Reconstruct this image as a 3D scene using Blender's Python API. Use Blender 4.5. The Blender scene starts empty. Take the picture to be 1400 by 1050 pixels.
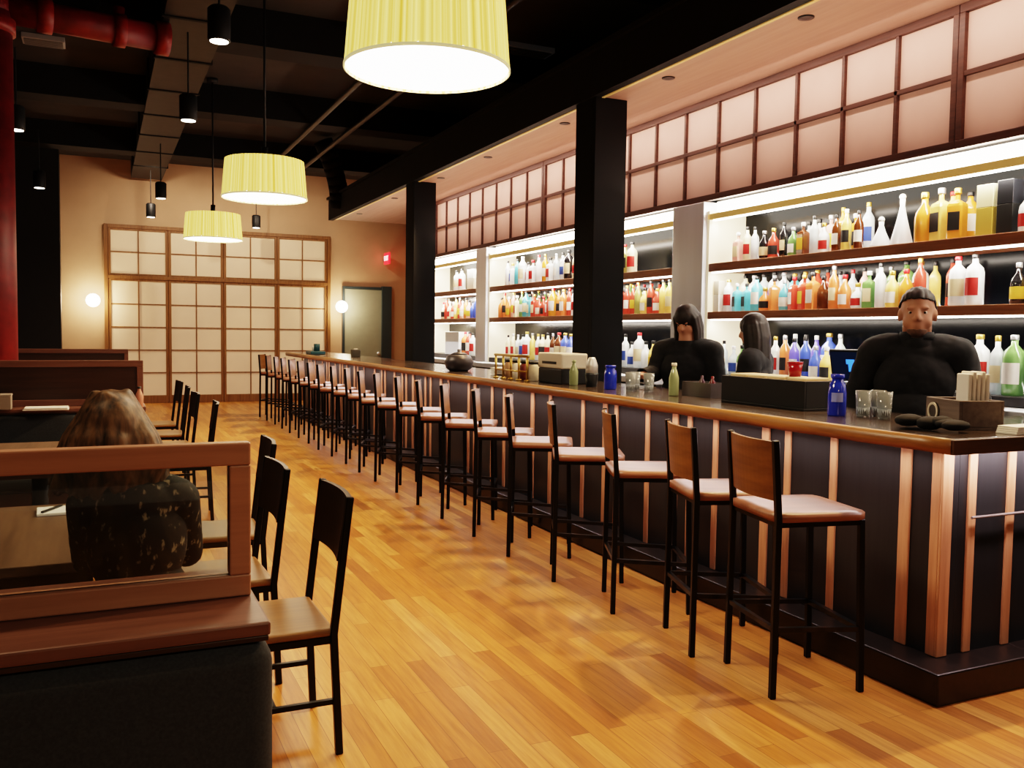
import bpy, bmesh, math, random
from mathutils import Vector, Matrix, Euler
random.seed(7)
PI = math.pi
SC = bpy.context.scene
COL = SC.collection

# ------------------------------------------------------------------ materials
MATS = {}
def lin(c):
    return tuple(((v / 12.92) if v <= 0.04045 else ((v + 0.055) / 1.055) ** 2.4) for v in [q / 255 for q in c])

def mat(name, rgb, rough=0.5, metal=0.0, emit=0.0, emit_rgb=None, spec=0.5, coat=0.0, noise=0.0, nscale=8.0, stretch=(1, 1, 1), bump=0.0, trans=0.0, alpha=1.0):
    """procedural principled material; rgb in sRGB 0-255; optional noise variation of the base colour"""
    if name in MATS:
        return MATS[name]
    m = bpy.data.materials.new(name); m.use_nodes = True
    nt = m.node_tree; N = nt.nodes; L = nt.links
    b = N['Principled BSDF']
    c = lin(rgb)
    b.inputs['Base Color'].default_value = (*c, 1)
    b.inputs['Roughness'].default_value = rough
    b.inputs['Metallic'].default_value = metal
    b.inputs['Specular IOR Level'].default_value = spec
    b.inputs['Coat Weight'].default_value = coat
    b.inputs['Transmission Weight'].default_value = trans
    b.inputs['Alpha'].default_value = alpha
    if emit:
        e = lin(emit_rgb or rgb)
        b.inputs['Emission Color'].default_value = (*e, 1)
        b.inputs['Emission Strength'].default_value = emit
    tc = N.new('ShaderNodeTexCoord'); mp = N.new('ShaderNodeMapping')
    mp.inputs['Scale'].default_value = stretch
    L.new(tc.outputs['Object'], mp.inputs['Vector'])
    nz = N.new('ShaderNodeTexNoise'); nz.inputs['Scale'].default_value = nscale; nz.inputs['Detail'].default_value = 4
    L.new(mp.outputs['Vector'], nz.inputs['Vector'])
    if noise:
        mx = N.new('ShaderNodeMix'); mx.data_type = 'RGBA'
        lo = tuple(v * (1 - noise) for v in c); hi = tuple(min(1, v * (1 + noise)) for v in c)
        mx.inputs[6].default_value = (*lo, 1); mx.inputs[7].default_value = (*hi, 1)
        rp = N.new('ShaderNodeValToRGB'); rp.color_ramp.elements[0].position = 0.3; rp.color_ramp.elements[1].position = 0.7
        L.new(nz.outputs['Fac'], rp.inputs['Fac']); L.new(rp.outputs['Color'], mx.inputs[0])
        L.new(mx.outputs[2], b.inputs['Base Color'])
    if bump:
        bp = N.new('ShaderNodeBump'); bp.inputs['Strength'].default_value = bump
        L.new(nz.outputs['Fac'], bp.inputs['Height']); L.new(bp.outputs['Normal'], b.inputs['Normal'])
    MATS[name] = m
    return m

def wood(name, a, b_, rough=0.4, along='Y', scale=3.0, coat=0.0):
    if name in MATS: return MATS[name]
    m = mat(name, a, rough, coat=coat)
    nt = m.node_tree; N = nt.nodes; L = nt.links; b = N['Principled BSDF']
    tc = N.new('ShaderNodeTexCoord'); mp = N.new('ShaderNodeMapping')
    s = {'X': (0.7, 12, 12), 'Y': (12, 0.7, 12), 'Z': (12, 12, 0.7)}[along]
    mp.inputs['Scale'].default_value = s
    L.new(tc.outputs['Object'], mp.inputs['Vector'])
    nz = N.new('ShaderNodeTexNoise'); nz.inputs['Scale'].default_value = scale; nz.inputs['Detail'].default_value = 6; nz.inputs['Roughness'].default_value = 0.65
    L.new(mp.outputs['Vector'], nz.inputs['Vector'])
    rp = N.new('ShaderNodeValToRGB')
    rp.color_ramp.elements[0].color = (*lin(b_), 1); rp.color_ramp.elements[0].position = 0.32
    rp.color_ramp.elements[1].color = (*lin(a), 1); rp.color_ramp.elements[1].position = 0.68
    L.new(nz.outputs['Fac'], rp.inputs['Fac']); L.new(rp.outputs['Color'], b.inputs['Base Color'])
    return m

def floor_mat():
    m = bpy.data.materials.new('oak_floor'); m.use_nodes = True
    nt = m.node_tree; N = nt.nodes; L = nt.links; b = N['Principled BSDF']
    tc = N.new('ShaderNodeTexCoord'); sp = N.new('ShaderNodeSeparateXYZ'); cb = N.new('ShaderNodeCombineXYZ')
    L.new(tc.outputs['Object'], sp.inputs[0])
    L.new(sp.outputs['Y'], cb.inputs['X']); L.new(sp.outputs['X'], cb.inputs['Y'])
    br = N.new('ShaderNodeTexBrick')
    br.offset = 0.37; br.offset_frequency = 2; br.squash = 1.0
    br.inputs['Color1'].default_value = (0, 0, 0, 1); br.inputs['Color2'].default_value = (1, 1, 1, 1); br.inputs['Mortar'].default_value = (0.2, 0.2, 0.2, 1)
    br.inputs['Scale'].default_value = 1.0; br.inputs['Mortar Size'].default_value = 0.0012; br.inputs['Mortar Smooth'].default_value = 0.2
    br.inputs['Bias'].default_value = 0.0; br.inputs['Brick Width'].default_value = 0.95; br.inputs['Row Height'].default_value = 0.083
    L.new(cb.outputs[0], br.inputs['Vector'])
    rp = N.new('ShaderNodeValToRGB'); e = rp.color_ramp.elements
    e[0].position = 0.0; e[0].color = (*lin((158, 100, 50)), 1)
    e[1].position = 1.0; e[1].color = (*lin((206, 148, 82)), 1)
    x = e.new(0.25); x.color = (*lin((180, 118, 58)), 1)
    x = e.new(0.6); x.color = (*lin((194, 132, 66)), 1)
    L.new(br.outputs['Color'], rp.inputs['Fac'])
    mp = N.new('ShaderNodeMapping'); mp.inputs['Scale'].default_value = (22, 1.3, 1)
    L.new(tc.outputs['Object'], mp.inputs['Vector'])
    nz = N.new('ShaderNodeTexNoise'); nz.inputs['Scale'].default_value = 2.2; nz.inputs['Detail'].default_value = 7; nz.inputs['Roughness'].default_value = 0.6
    L.new(mp.outputs['Vector'], nz.inputs['Vector'])
    r2 = N.new('ShaderNodeValToRGB'); r2.color_ramp.elements[0].position = 0.28; r2.color_ramp.elements[0].color = (0.52, 0.45, 0.38, 1)
    r2.color_ramp.elements[1].position = 0.62; r2.color_ramp.elements[1].color = (1, 1, 1, 1)
    L.new(nz.outputs['Fac'], r2.inputs['Fac'])
    mx = N.new('ShaderNodeMix'); mx.data_type = 'RGBA'; mx.blend_type = 'MULTIPLY'; mx.inputs[0].default_value = 0.75
    L.new(rp.outputs['Color'], mx.inputs[6]); L.new(r2.outputs['Color'], mx.inputs[7])
    # darker seams
    m2 = N.new('ShaderNodeMix'); m2.data_type = 'RGBA'; m2.blend_type = 'MIX'
    L.new(br.outputs['Fac'], m2.inputs[0]); L.new(mx.outputs[2], m2.inputs[6]); m2.inputs[7].default_value = (*lin((112, 68, 30)), 1)
    L.new(m2.outputs[2], b.inputs['Base Color'])
    b.inputs['Roughness'].default_value = 0.36
    b.inputs['Specular IOR Level'].default_value = 0.4
    bp = N.new('ShaderNodeBump'); bp.inputs['Strength'].default_value = 0.06; bp.inputs['Distance'].default_value = 0.01
    L.new(nz.outputs['Fac'], bp.inputs['Height']); L.new(bp.outputs['Normal'], b.inputs['Normal'])
    MATS['oak_floor'] = m
    return m

def glass_mat():
    """thin pane: mostly see-through with a glossy reflection"""
    m = bpy.data.materials.new('pane_glass'); m.use_nodes = True
    nt = m.node_tree; N = nt.nodes; L = nt.links
    N.remove(N['Principled BSDF'])
    o = N['Material Output']
    t = N.new('ShaderNodeBsdfTransparent'); t.inputs['Color'].default_value = (0.80, 0.82, 0.80, 1)
    g = N.new('ShaderNodeBsdfGlossy'); g.inputs['Roughness'].default_value = 0.02
    lw = N.new('ShaderNodeFresnel'); lw.inputs['IOR'].default_value = 1.7
    s = N.new('ShaderNodeMixShader')
    L.new(lw.outputs['Fac'], s.inputs[0]); L.new(t.outputs[0], s.inputs[1]); L.new(g.outputs[0], s.inputs[2]); L.new(s.outputs[0], o.inputs['Surface'])
    MATS['pane_glass'] = m
    return m

M_floor = floor_mat(); M_glass = glass_mat()
M_ceil = mat('ceiling_dark', (58, 53, 47), 0.9, noise=0.25, nscale=1.5)
M_beam = mat('beam_black', (20, 19, 18), 0.75, spec=.3, noise=0.2)
M_black = mat('black_paint', (22, 23, 24), 0.55, noise=0.15)
M_column = mat('column_black', (11, 12, 13), 0.7, spec=.25, noise=0.2, nscale=3)
M_beige = mat('beige_plaster', (200, 168, 138), 0.85, noise=0.06, nscale=2)
M_dkwall = mat('dark_wall', (46, 42, 40), 0.8, noise=0.1)
M_greywall = mat('grey_green_wall', (140, 142, 128), 0.8, noise=0.05)
M_soffit = wood('soffit_wood', (186, 152, 134), (174, 140, 122), 0.6, 'Y', 1.6)
M_paper = mat('shoji_paper', (238, 214, 184), 0.9, noise=0.04, nscale=2, emit=0.10, emit_rgb=(255, 226, 190))  # slight emission puts a backlit glow into the paper
M_paper_pink = mat('shoji_paper_pink', (222, 186, 172), 0.85, noise=0.05, nscale=3)
M_shojiwood = wood('shoji_wood', (150, 108, 66), (116, 80, 46), 0.5, 'Z')
M_darkframe = wood('dark_frame_wood', (92, 60, 48), (66, 42, 34), 0.5, 'Y')
M_panel = wood('bar_panel_wood', (42, 42, 43), (36, 36, 37), 0.42, 'Z')
M_slat = wood('bar_slat_wood', (206, 152, 116), (176, 124, 90), 0.5, 'Z')
M_plinth = wood('plinth_wood', (44, 33, 28), (30, 23, 20), 0.35, 'Y')
M_ctop = wood('counter_top_wood', (70, 58, 48), (46, 37, 31), 0.22, 'Y', 2.0, coat=0.3)
M_cedge = wood('counter_edge_wood', (158, 112, 62), (112, 74, 40), 0.4, 'Y', 2.2)
M_seat = wood('stool_seat_wood', (146, 98, 72), (114, 74, 52), 0.38, 'X', 1.6)
M_back = wood('stool_back_wood', (124, 84, 44), (96, 62, 32), 0.45, 'Y', 1.6)
M_metal = mat('black_metal', (24, 23, 22), 0.4, 0.6)
M_foot = mat('worn_footrest_metal', (48, 48, 50), 0.28, 0.85, noise=0.4, nscale=14)
M_chairwood = wood('chair_back_wood', (62, 44, 30), (44, 31, 21), 0.45, 'Y', 1.6)
M_chairseat = wood('chair_seat_wood', (134, 98, 58), (104, 74, 42), 0.4, 'X', 1.6)
M_booth = wood('booth_wood', (128, 90, 76), (104, 70, 58), 0.4, 'X', 1.8)
M_frame = wood('divider_frame_wood', (190, 142, 116), (166, 120, 96), 0.45, 'X', 1.8)
M_boothdark = wood('booth_dark_wood', (70, 47, 36), (50, 33, 26), 0.35, 'X', 1.6)
M_fabric = mat('charcoal_fabric', (50, 54, 58), 0.95, noise=0.22, nscale=160, bump=0.25)
M_table = wood('table_wood', (126, 102, 82), (98, 78, 62), 0.4, 'Y', 2)
M_shade = None
M_white = mat('white_matt', (236, 232, 224), 0.6)
M_offw = mat('off_white', (214, 204, 186), 0.7)
M_brass = mat('brass', (196, 164, 92), 0.3, 0.9)
M_steel = mat('brushed_steel', (230, 234, 244), 0.32, 0.35, noise=0.06, nscale=4, stretch=(1, 1, 0.1))
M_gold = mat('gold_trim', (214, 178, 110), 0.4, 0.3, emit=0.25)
M_bbback = mat('bay_back_glass', (9, 11, 15), 0.18, 0.0, spec=0.12)
M_bbwood = wood('back_bar_wood', (150, 96, 62), (116, 72, 46), 0.4, 'Y')
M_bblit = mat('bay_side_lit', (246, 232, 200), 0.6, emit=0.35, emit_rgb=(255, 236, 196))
M_cab = mat('cabinet_black', (30, 28, 28), 0.45, noise=0.1)
M_led = mat('led_white', (255, 250, 244), 0.5, emit=14, emit_rgb=(255, 247, 236))
M_cove = mat('cove_light', (255, 246, 226), 0.5, emit=10.0, emit_rgb=(255, 244, 226))
M_ledbar = mat('led_lilac', (255, 236, 238), 0.5, emit=7, emit_rgb=(255, 232, 236))
M_diff = mat('lamp_diffuser', (255, 252, 244), 0.5, emit=9, emit_rgb=(255, 249, 238))
M_glow = mat('globe_glow', (255, 244, 226), 0.4, emit=12, emit_rgb=(255, 240, 214))
M_spotglow = mat('spot_glow', (255, 248, 236), 0.4, emit=9, emit_rgb=(255, 246, 230))
M_red = mat('red_pipe_paint', (112, 18, 20), 0.5, noise=0.3, nscale=6)
M_redlt = mat('red_fitting_paint', (136, 28, 22), 0.45, noise=0.3, nscale=8)
M_exit = mat('exit_red', (235, 40, 44), 0.4, emit=2.2, emit_rgb=(255, 40, 50))
M_exitl = mat('exit_letter', (255, 190, 190), 0.4, emit=3.0, emit_rgb=(255, 190, 190))
M_door = mat('door_grey_green', (150, 152, 136), 0.6, noise=0.04)
M_slate = mat('slate_jamb', (58, 70, 76), 0.4)
M_skin = mat('skin', (184, 132, 108), 0.5, noise=0.06, nscale=20)
M_lip = mat('lip', (160, 92, 82), 0.5)
M_cloth = mat('black_cloth', (22, 22, 24), 0.85, noise=0.25, nscale=30, bump=0.15)
M_hairdk = mat('dark_hair', (34, 27, 23), 0.5, noise=0.3, nscale=40)
M_hairbr = mat('brown_hair', (92, 68, 44), 0.55, noise=0.75, nscale=9, stretch=(7, 7, 0.8), bump=.5)
M_eye = mat('eye', (190, 176, 166), 0.3)
M_iris = mat('iris', (44, 30, 22), 0.2)

def lace():
    m = mat('black_lace', (18, 18, 19), 0.8)
    nt = m.node_tree; N = nt.nodes; L = nt.links; b = N['Principled BSDF']
    tc = N.new('ShaderNodeTexCoord'); mp = N.new('ShaderNodeMapping'); mp.inputs['Scale'].default_value = (1, 1, 0.55)
    L.new(tc.outputs['Object'], mp.inputs['Vector'])
    nz = N.new('ShaderNodeTexNoise'); nz.inputs['Scale'].default_value = 55; nz.inputs['Detail'].default_value = 3
    L.new(mp.outputs['Vector'], nz.inputs['Vector'])
    rp = N.new('ShaderNodeValToRGB'); rp.color_ramp.elements[0].position = 0.6; rp.color_ramp.elements[0].color = (*lin((15, 15, 16)), 1)
    rp.color_ramp.elements[1].position = 0.68; rp.color_ramp.elements[1].color = (*lin((150, 140, 120)), 1)
    L.new(nz.outputs['Fac'], rp.inputs['Fac']); L.new(rp.outputs['Color'], b.inputs['Base Color'])
    return m
M_lace = lace()

def shade_mat():
    m = mat('lamp_shade_fabric', (232, 212, 120), 0.8)
    nt = m.node_tree; N = nt.nodes; L = nt.links; b = N['Principled BSDF']
    tc = N.new('ShaderNodeTexCoord'); sp = N.new('ShaderNodeSeparateXYZ'); L.new(tc.outputs['Object'], sp.inputs[0])
    at = N.new('ShaderNodeMath'); at.operation = 'ARCTAN2'; L.new(sp.outputs['Y'], at.inputs[0]); L.new(sp.outputs['X'], at.inputs[1])
    cb = N.new('ShaderNodeCombineXYZ'); L.new(at.outputs[0], cb.inputs['X'])
    nz = N.new('ShaderNodeTexNoise'); nz.inputs['Scale'].default_value = 16; nz.inputs['Detail'].default_value = 6
    L.new(cb.outputs[0], nz.inputs['Vector'])
    rp = N.new('ShaderNodeValToRGB'); rp.color_ramp.elements[0].position = 0.35; rp.color_ramp.elements[0].color = (*lin((186, 148, 44)), 1)
    rp.color_ramp.elements[1].position = 0.65; rp.color_ramp.elements[1].color = (*lin((255, 232, 132)), 1)
    L.new(nz.outputs['Fac'], rp.inputs['Fac'])
    L.new(rp.outputs['Color'], b.inputs['Base Color']); L.new(rp.outputs['Color'], b.inputs['Emission Color'])
    b.inputs['Emission Strength'].default_value = 1.5
    return m
M_shade = shade_mat()

# ------------------------------------------------------------------ mesh builder
class MB:
    def __init__(s): s.bm = bmesh.new()
    def _xf(s, vs, M):
        for v in vs: v.co = M @ v.co
    def box(s, lo, hi, bev=0.0, seg=2, M=None):
        lo = Vector(lo); hi = Vector(hi)
        r = bmesh.ops.create_cube(s.bm, size=1.0); vs = r['verts']
        c = (lo + hi) / 2; d = hi - lo
        for v in vs: v.co = Vector((v.co.x * d.x, v.co.y * d.y, v.co.z * d.z)) + c
        if bev > 0:
            es = {e for v in vs for e in v.link_edges}
            rr = bmesh.ops.bevel(s.bm, geom=list(es), offset=min(bev, min(d) * 0.49), segments=seg, profile=0.5, affect='EDGES')
            vs = list({v for f in rr['faces'] for v in f.verts} | {v for v in vs if v.is_valid})
        if M is not None: s._xf([v for v in vs if v.is_valid], M)
        return s
    def bar(s, p0, p1, w, h=None, up=(0, 0, 1), bev=0.0):
        """rectangular bar from p0 to p1"""
        p0 = Vector(p0); p1 = Vector(p1); h = h or w
        z = (p1 - p0); L_ = z.length; z.normalize()
        u = Vector(up)
        if abs(z.dot(u)) > 0.98: u = Vector((1, 0, 0))
        x = u.cross(z).normalized(); y = z.cross(x)
        M = Matrix((x, y, z)).transposed().to_4x4(); M.translation = (p0 + p1) / 2
        return s.box((-w / 2, -h / 2, -L_ / 2), (w / 2, h / 2, L_ / 2), bev, 1, M)
    def cyl(s, p0, p1, r0, r1=None, seg=16, caps=True):
        p0 = Vector(p0); p1 = Vector(p1); r1 = r0 if r1 is None else r1
        z = p1 - p0; L_ = z.length
        q = Vector((0, 0, 1)).rotation_difference(z.normalized()).to_matrix().to_4x4()
        r = bmesh.ops.create_cone(s.bm, cap_ends=caps, segments=seg, radius1=max(r0, 1e-5), radius2=max(r1, 1e-5), depth=L_)
        q.translation = (p0 + p1) / 2
        s._xf(r['verts'], q); return s
    def ball(s, c, r, sub=2, M=None):
        rr = bmesh.ops.create_icosphere(s.bm, subdivisions=sub, radius=1.0)
        r = Vector((r, r, r)) if not hasattr(r, '__len__') else Vector(r)
        for v in rr['verts']:
            p = Vector((v.co.x * r.x, v.co.y * r.y, v.co.z * r.z))
            if M is not None: p = M @ p
            v.co = p + Vector(c)
        return s
    def cap(s, p0, p1, r0, r1=None, seg=12):
        r1 = r0 if r1 is None else r1
        s.ball(p0, r0, 2); s.ball(p1, r1, 2)
        if (Vector(p1) - Vector(p0)).length > 1e-4: s.cyl(p0, p1, r0, r1, seg)
        return s
    def chain(s, pts):
        for (a, ra), (b, rb) in zip(pts, pts[1:]): s.cap(a, b, ra, rb)
        return s
    def lathe(s, prof, c=(0, 0, 0), seg=20, wave=None, a0=0, a1=2 * PI, caps=True):
        c = Vector(c); full = abs(a1 - a0 - 2 * PI) < 1e-6
        n = seg if full else seg + 1
        rings = []
        for (r, z) in prof:
            ring = []
            for i in range(n):
                a = a0 + (a1 - a0) * i / seg
                rr = r * (1 + (wave(a) if wave else 0))
                ring.append(s.bm.verts.new(c + Vector((rr * math.cos(a), rr * math.sin(a), z))))
            rings.append(ring)
        for A, B in zip(rings, rings[1:]):
            for i in range(seg):
                j = (i + 1) % n
                s.bm.faces.new((A[i], A[j], B[j], B[i]))
        if full and caps:
            if prof[0][0] > 1e-6: s.bm.faces.new(list(reversed(rings[0])))
            if prof[-1][0] > 1e-6: s.bm.faces.new(rings[-1])
        return s
    def tube(s, pts, r, seg=10):
        for a, b in zip(pts, pts[1:]): s.cyl(a, b, r, r, seg)
        for p in pts[1:-1]: s.ball(p, r, 2)
        return s
    def mesh(s, name, m, smooth=False):
        me = bpy.data.meshes.new(name)
        bmesh.ops.recalc_face_normals(s.bm, faces=s.bm.faces[:])
        s.bm.to_mesh(me); s.bm.free()
        if m: me.materials.append(m)
        if smooth:
            for p in me.polygons: p.use_smooth = True
        return me
    def obj(s, name, m, parent=None, smooth=False, loc=(0, 0, 0), rotz=0):
        o = bpy.data.objects.new(name, s.mesh(name, m, smooth)); COL.objects.link(o)
        o.location = loc; o.rotation_euler = (0, 0, rotz)
        if parent: o.parent = parent
        return o

def tag(o, label, cat, group=None, kind=None):
    o['label'] = label; o['category'] = cat
    if group: o['group'] = group
    if kind: o['kind'] = kind
    return o
def thing(name, label, cat, loc=(0, 0, 0), rotz=0, group=None):
    o = bpy.data.objects.new(name, None); COL.objects.link(o)
    o.empty_display_size = 0.1; o.location = loc; o.rotation_euler = (0, 0, rotz)
    return tag(o, label, cat, group)
KIDS = {}
def kids(o):
    return [c for c in COL.objects if c.parent == o]
def dup(root, loc, rotz=0, label=None, group=None, mats=None):
    """copy of a thing with copies of its parts and sub-parts"""
    ch = KIDS.get(root.name)
    if ch is None:
        ch = [(c, kids(c)) for c in kids(root)]; KIDS[root.name] = ch
    r = root.copy(); COL.objects.link(r); r.location = loc; r.rotation_euler = (0, 0, rotz)
    if label: r['label'] = label
    if group: r['group'] = group
    out = [r]
    for c, gs in ch:
        n = c.copy(); COL.objects.link(n); n.parent = r; out.append(n)
        for g in gs:
            d = g.copy(); COL.objects.link(d); d.parent = n
    return r, out
def struct(o):
    o['kind'] = 'structure'; return o
ORD = ['first', 'second', 'third', 'fourth', 'fifth', 'sixth', 'seventh', 'eighth', 'ninth', 'tenth', 'eleventh', 'twelfth', 'thirteenth', 'fourteenth',
       'fifteenth', 'sixteenth', 'seventeenth', 'eighteenth', 'nineteenth', 'twentieth', 'twenty-first', 'twenty-second', 'twenty-third', 'twenty-fourth',
       'twenty-fifth', 'twenty-sixth', 'twenty-seventh', 'twenty-eighth', 'twenty-ninth', 'thirtieth', 'thirty-first', 'thirty-second', 'thirty-third',
       'thirty-fourth', 'thirty-fifth', 'thirty-sixth', 'thirty-seventh', 'thirty-eighth', 'thirty-ninth', 'fortieth']

# ------------------------------------------------------------------ camera
CAM_H = 1.5
yaw, tilt, roll = math.radians(24.815), math.radians(3.244), math.radians(-0.799)
R0 = Vector((math.cos(yaw), -math.sin(yaw), 0))
FW = Vector((math.sin(yaw) * math.cos(tilt), math.cos(yaw) * math.cos(tilt), -math.sin(tilt)))
D0 = FW.cross(R0)
RR = math.cos(roll) * R0 + math.sin(roll) * D0
DD = -math.sin(roll) * R0 + math.cos(roll) * D0
cd = bpy.data.cameras.new('camera'); cam = bpy.data.objects.new('camera', cd); COL.objects.link(cam)
cd.sensor_width = 36; cd.lens = 1218 / 1400 * 36; cd.clip_start = 0.05; cd.clip_end = 100
Mx = Matrix((RR, -DD, -FW)).transposed().to_4x4(); Mx.translation = (0, 0, CAM_H)
cam.matrix_world = Mx
SC.camera = cam

# ------------------------------------------------------------------ room shell
YB = 19.3; ZC = 4.8; XL = -2.9; XR = 6.5; YN = -4.0
struct(MB().box((XL - .2, YN - .2, -.1), (XR + .2, YB + .2, 0)).obj('floor', M_floor))
struct(MB().box((XL - .2, YN - .2, ZC), (XR + .2, YB + .2, ZC + .1)).obj('ceiling', M_ceil))
struct(MB().box((XL, YB, 0), (XR, YB + .15, ZC)).obj('wall_back', M_beige))
struct(MB().box((XL - .15, YN, 0), (XL, YB, ZC)).obj('wall_left', M_dkwall))
struct(MB().box((XR, YN, 0), (XR + .15, YB, ZC)).obj('wall_right', M_beige))
struct(MB().box((XL, YN - .15, 0), (XR, YN, ZC)).obj('wall_front', M_greywall))
struct(MB().box((XL, YN, 0), (3.0, YN + .02, .16), .005).obj('baseboard_front', M_white))
struct(MB().box((XL, 16.9, 0), (-.6, 17.3, ZC)).obj('wall_back_left', M_black))
# dark wall that closes the room behind the back bar
struct(MB().box((5.22, YN, 0), (5.32, 13.55, 3.5)).obj('wall_back_bar', M_dkwall))
# wooden soffit over the bar, beam at its edge
struct(MB().box((3.86, YN, 3.5), (5.32, 16.0, 3.6)).obj('ceiling_soffit', M_soffit))
struct(MB().box((3.78, YN, 3.5), (3.86, 16.2, 3.88)).box((3.74, YN, 3.86), (3.92, 16.2, 3.9)).obj('beam_soffit', M_beam))
struct(MB().box((3.858, YN, 3.492), (3.885, 16.0, 3.4995)).obj('trim_1', M_gold))
for y in (3.2, 6.4, 9.6, 12.8, 16.2):
    struct(MB().box((XL, y, 4.42), (XR, y + .42, ZC)).obj('ceiling_beam', M_beam))
# black steel columns in the bar
for i, y in enumerate((6.62, 11.4)):
    b = MB()
    b.box((3.8, y, 0), (4.11, y + .05, 3.5), .004).box((3.8, y + .29, 0), (4.11, y + .34, 3.5), .004)
    b.box((3.8, y + .05, 0), (4.10, y + .29, 3.5))
    b.box((3.76, y - .04, 0), (4.15, y + .38, .12), .01)
    struct(b.obj('column', M_column))
struct(MB().box((3.8, 1.85, 0), (4.11, 2.19, 3.5), .01).obj('column', M_column))

# long dark duct along the ceiling, carrying the hanging spots
d = thing('ceiling_duct', 'long dark rectangular duct running along the ceiling above the hanging spotlights', 'duct', (0.85, 2, 4.4))
b = MB(); b.box((-.28, 0, 0), (.28, 16.9, .02)); b.box((-.28, 0, .02), (.28, 16.9, .34), .01)
b.obj('duct_body', mat('duct_dark', (48, 46, 44), 0.6, 0.3, noise=0.15), d)
for k in range(12): MB().box((-.30, k * 1.4, -.012), (.30, k * 1.4 + .05, .36), .004).obj('duct_flange', M_beam, d)
# light-grey ceiling fixtures
for (x, y, sx, sy, lab) in ((4.45, 9.5, .36, .16, 'pale grey ceiling vent right of the biggest pendant lamp'), (-.55, 11.7, .22, .14, 'small grey ceiling box beside the red pipe'),
                            (2.9, 10.4, .2, .12, 'small pale ceiling vent farther along the dark ceiling'), (3.3, 13.6, .2, .12, 'farthest small pale ceiling vent by the soffit beam')):
    t = thing('ceiling_vent', lab, 'vent', (x, y, ZC - .06))
    MB().box((-sx, -sy, 0), (sx, sy, .06), .008).obj('vent_frame', mat('vent_grey', (150, 144, 140), 0.5, emit=0.03), t)
    bb = MB()
    for k in range(6): bb.box((-sx * .9, -sy * .85 + k * sy * .31, -.012), (sx * .9, -sy * .85 + k * sy * .31 + sy * .12, .01))
    bb.obj('vent_slats', mat('vent_slat', (110, 106, 104), 0.5), t)
# round hose of black flexible duct near the far end of the beam
b = MB(); pts = []
for k in range(9):
    a = k / 8
    pts.append((3.45 + .35 * math.sin(a * PI * .5), 15.2 + .3 * a, ZC - .1 - 1.05 * a))
b.tube(pts, .16, 14)
tag(b.obj('flexible_duct', M_beam, smooth=True), 'dark curved duct hanging down at the far end of the soffit beam', 'duct')

for x, lab in ((2.75, 'thin grey conduit along the dark ceiling, left of the soffit beam'), (3.3, 'thin grey conduit along the dark ceiling, closest to the soffit beam')):
    tag(MB().cyl((x, 1.0, 4.38), (x, 18.5, 4.38), .035, seg=10).obj('ceiling_conduit', mat('conduit_grey', (54, 52, 50), .5, .4), smooth=True), lab, 'conduit')

# ------------------------------------------------------------------ red sprinkler riser
r = thing('sprinkler_pipe', 'thick red sprinkler standpipe with a horizontal branch below the ceiling', 'pipe', (-.86, 9.0, 0))
MB().cyl((0, 0, 0), (0, 0, 4.2), .20, seg=28).obj('riser', M_red, r, True)
MB().cyl((0, 0, 4.02), (0, 0, 4.14), .225, seg=28).obj('coupling', M_redlt, r, True)
MB().ball((0, 0, 4.25), .205, 3).cyl((0, 0, 4.25), (1.40, .25, 4.25), .125, seg=20).obj('branch_pipe', M_red, r, True)
MB().cyl((.38, .07, 4.25), (.50, .09, 4.25), .15, seg=20).obj('pipe_fitting', M_redlt, r, True)
MB().cyl((1.0, .18, 4.25), (1.1, .196, 4.25), .15, seg=20).cyl((1.05, .19, 4.3), (1.05, .19, 4.46), .05, seg=12).obj('pipe_fitting', M_redlt, r, True)
MB().cyl((1.36, .24, 4.25), (1.48, .26, 4.25), .155, seg=20).obj('end_cap', M_redlt, r, True)

# ------------------------------------------------------------------ lights helpers
def area(name, loc, size, power, rgb, rot=(0, 0, 0), shape='RECTANGLE', sy=None, spread=PI):
    l = bpy.data.lights.new(name, 'AREA'); l.energy = power; l.color = lin(rgb); l.shape = shape; l.size = size
    if sy: l.size_y = sy
    l.spread = spread
    o = bpy.data.objects.new(name, l); COL.objects.link(o); o.location = loc; o.rotation_euler = rot
    return o
def spot(name, loc, power, rgb, angle=80, blend=0.6, rot=(0, 0, 0), r=0.04):
    l = bpy.data.lights.new(name, 'SPOT'); l.energy = power; l.color = lin(rgb); l.spot_size = math.radians(angle); l.spot_blend = blend; l.shadow_soft_size = r
    o = bpy.data.objects.new(name, l); COL.objects.link(o); o.location = loc; o.rotation_euler = rot
    return o
def point(name, loc, power, rgb, r=0.06):
    l = bpy.data.lights.new(name, 'POINT'); l.energy = power; l.color = lin(rgb); l.shadow_soft_size = r
    o = bpy.data.objects.new(name, l); COL.objects.link(o); o.location = loc
    return o
WARM = (255, 214, 160); WARM2 = (255, 226, 186); NEUT = (255, 240, 222)

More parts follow.
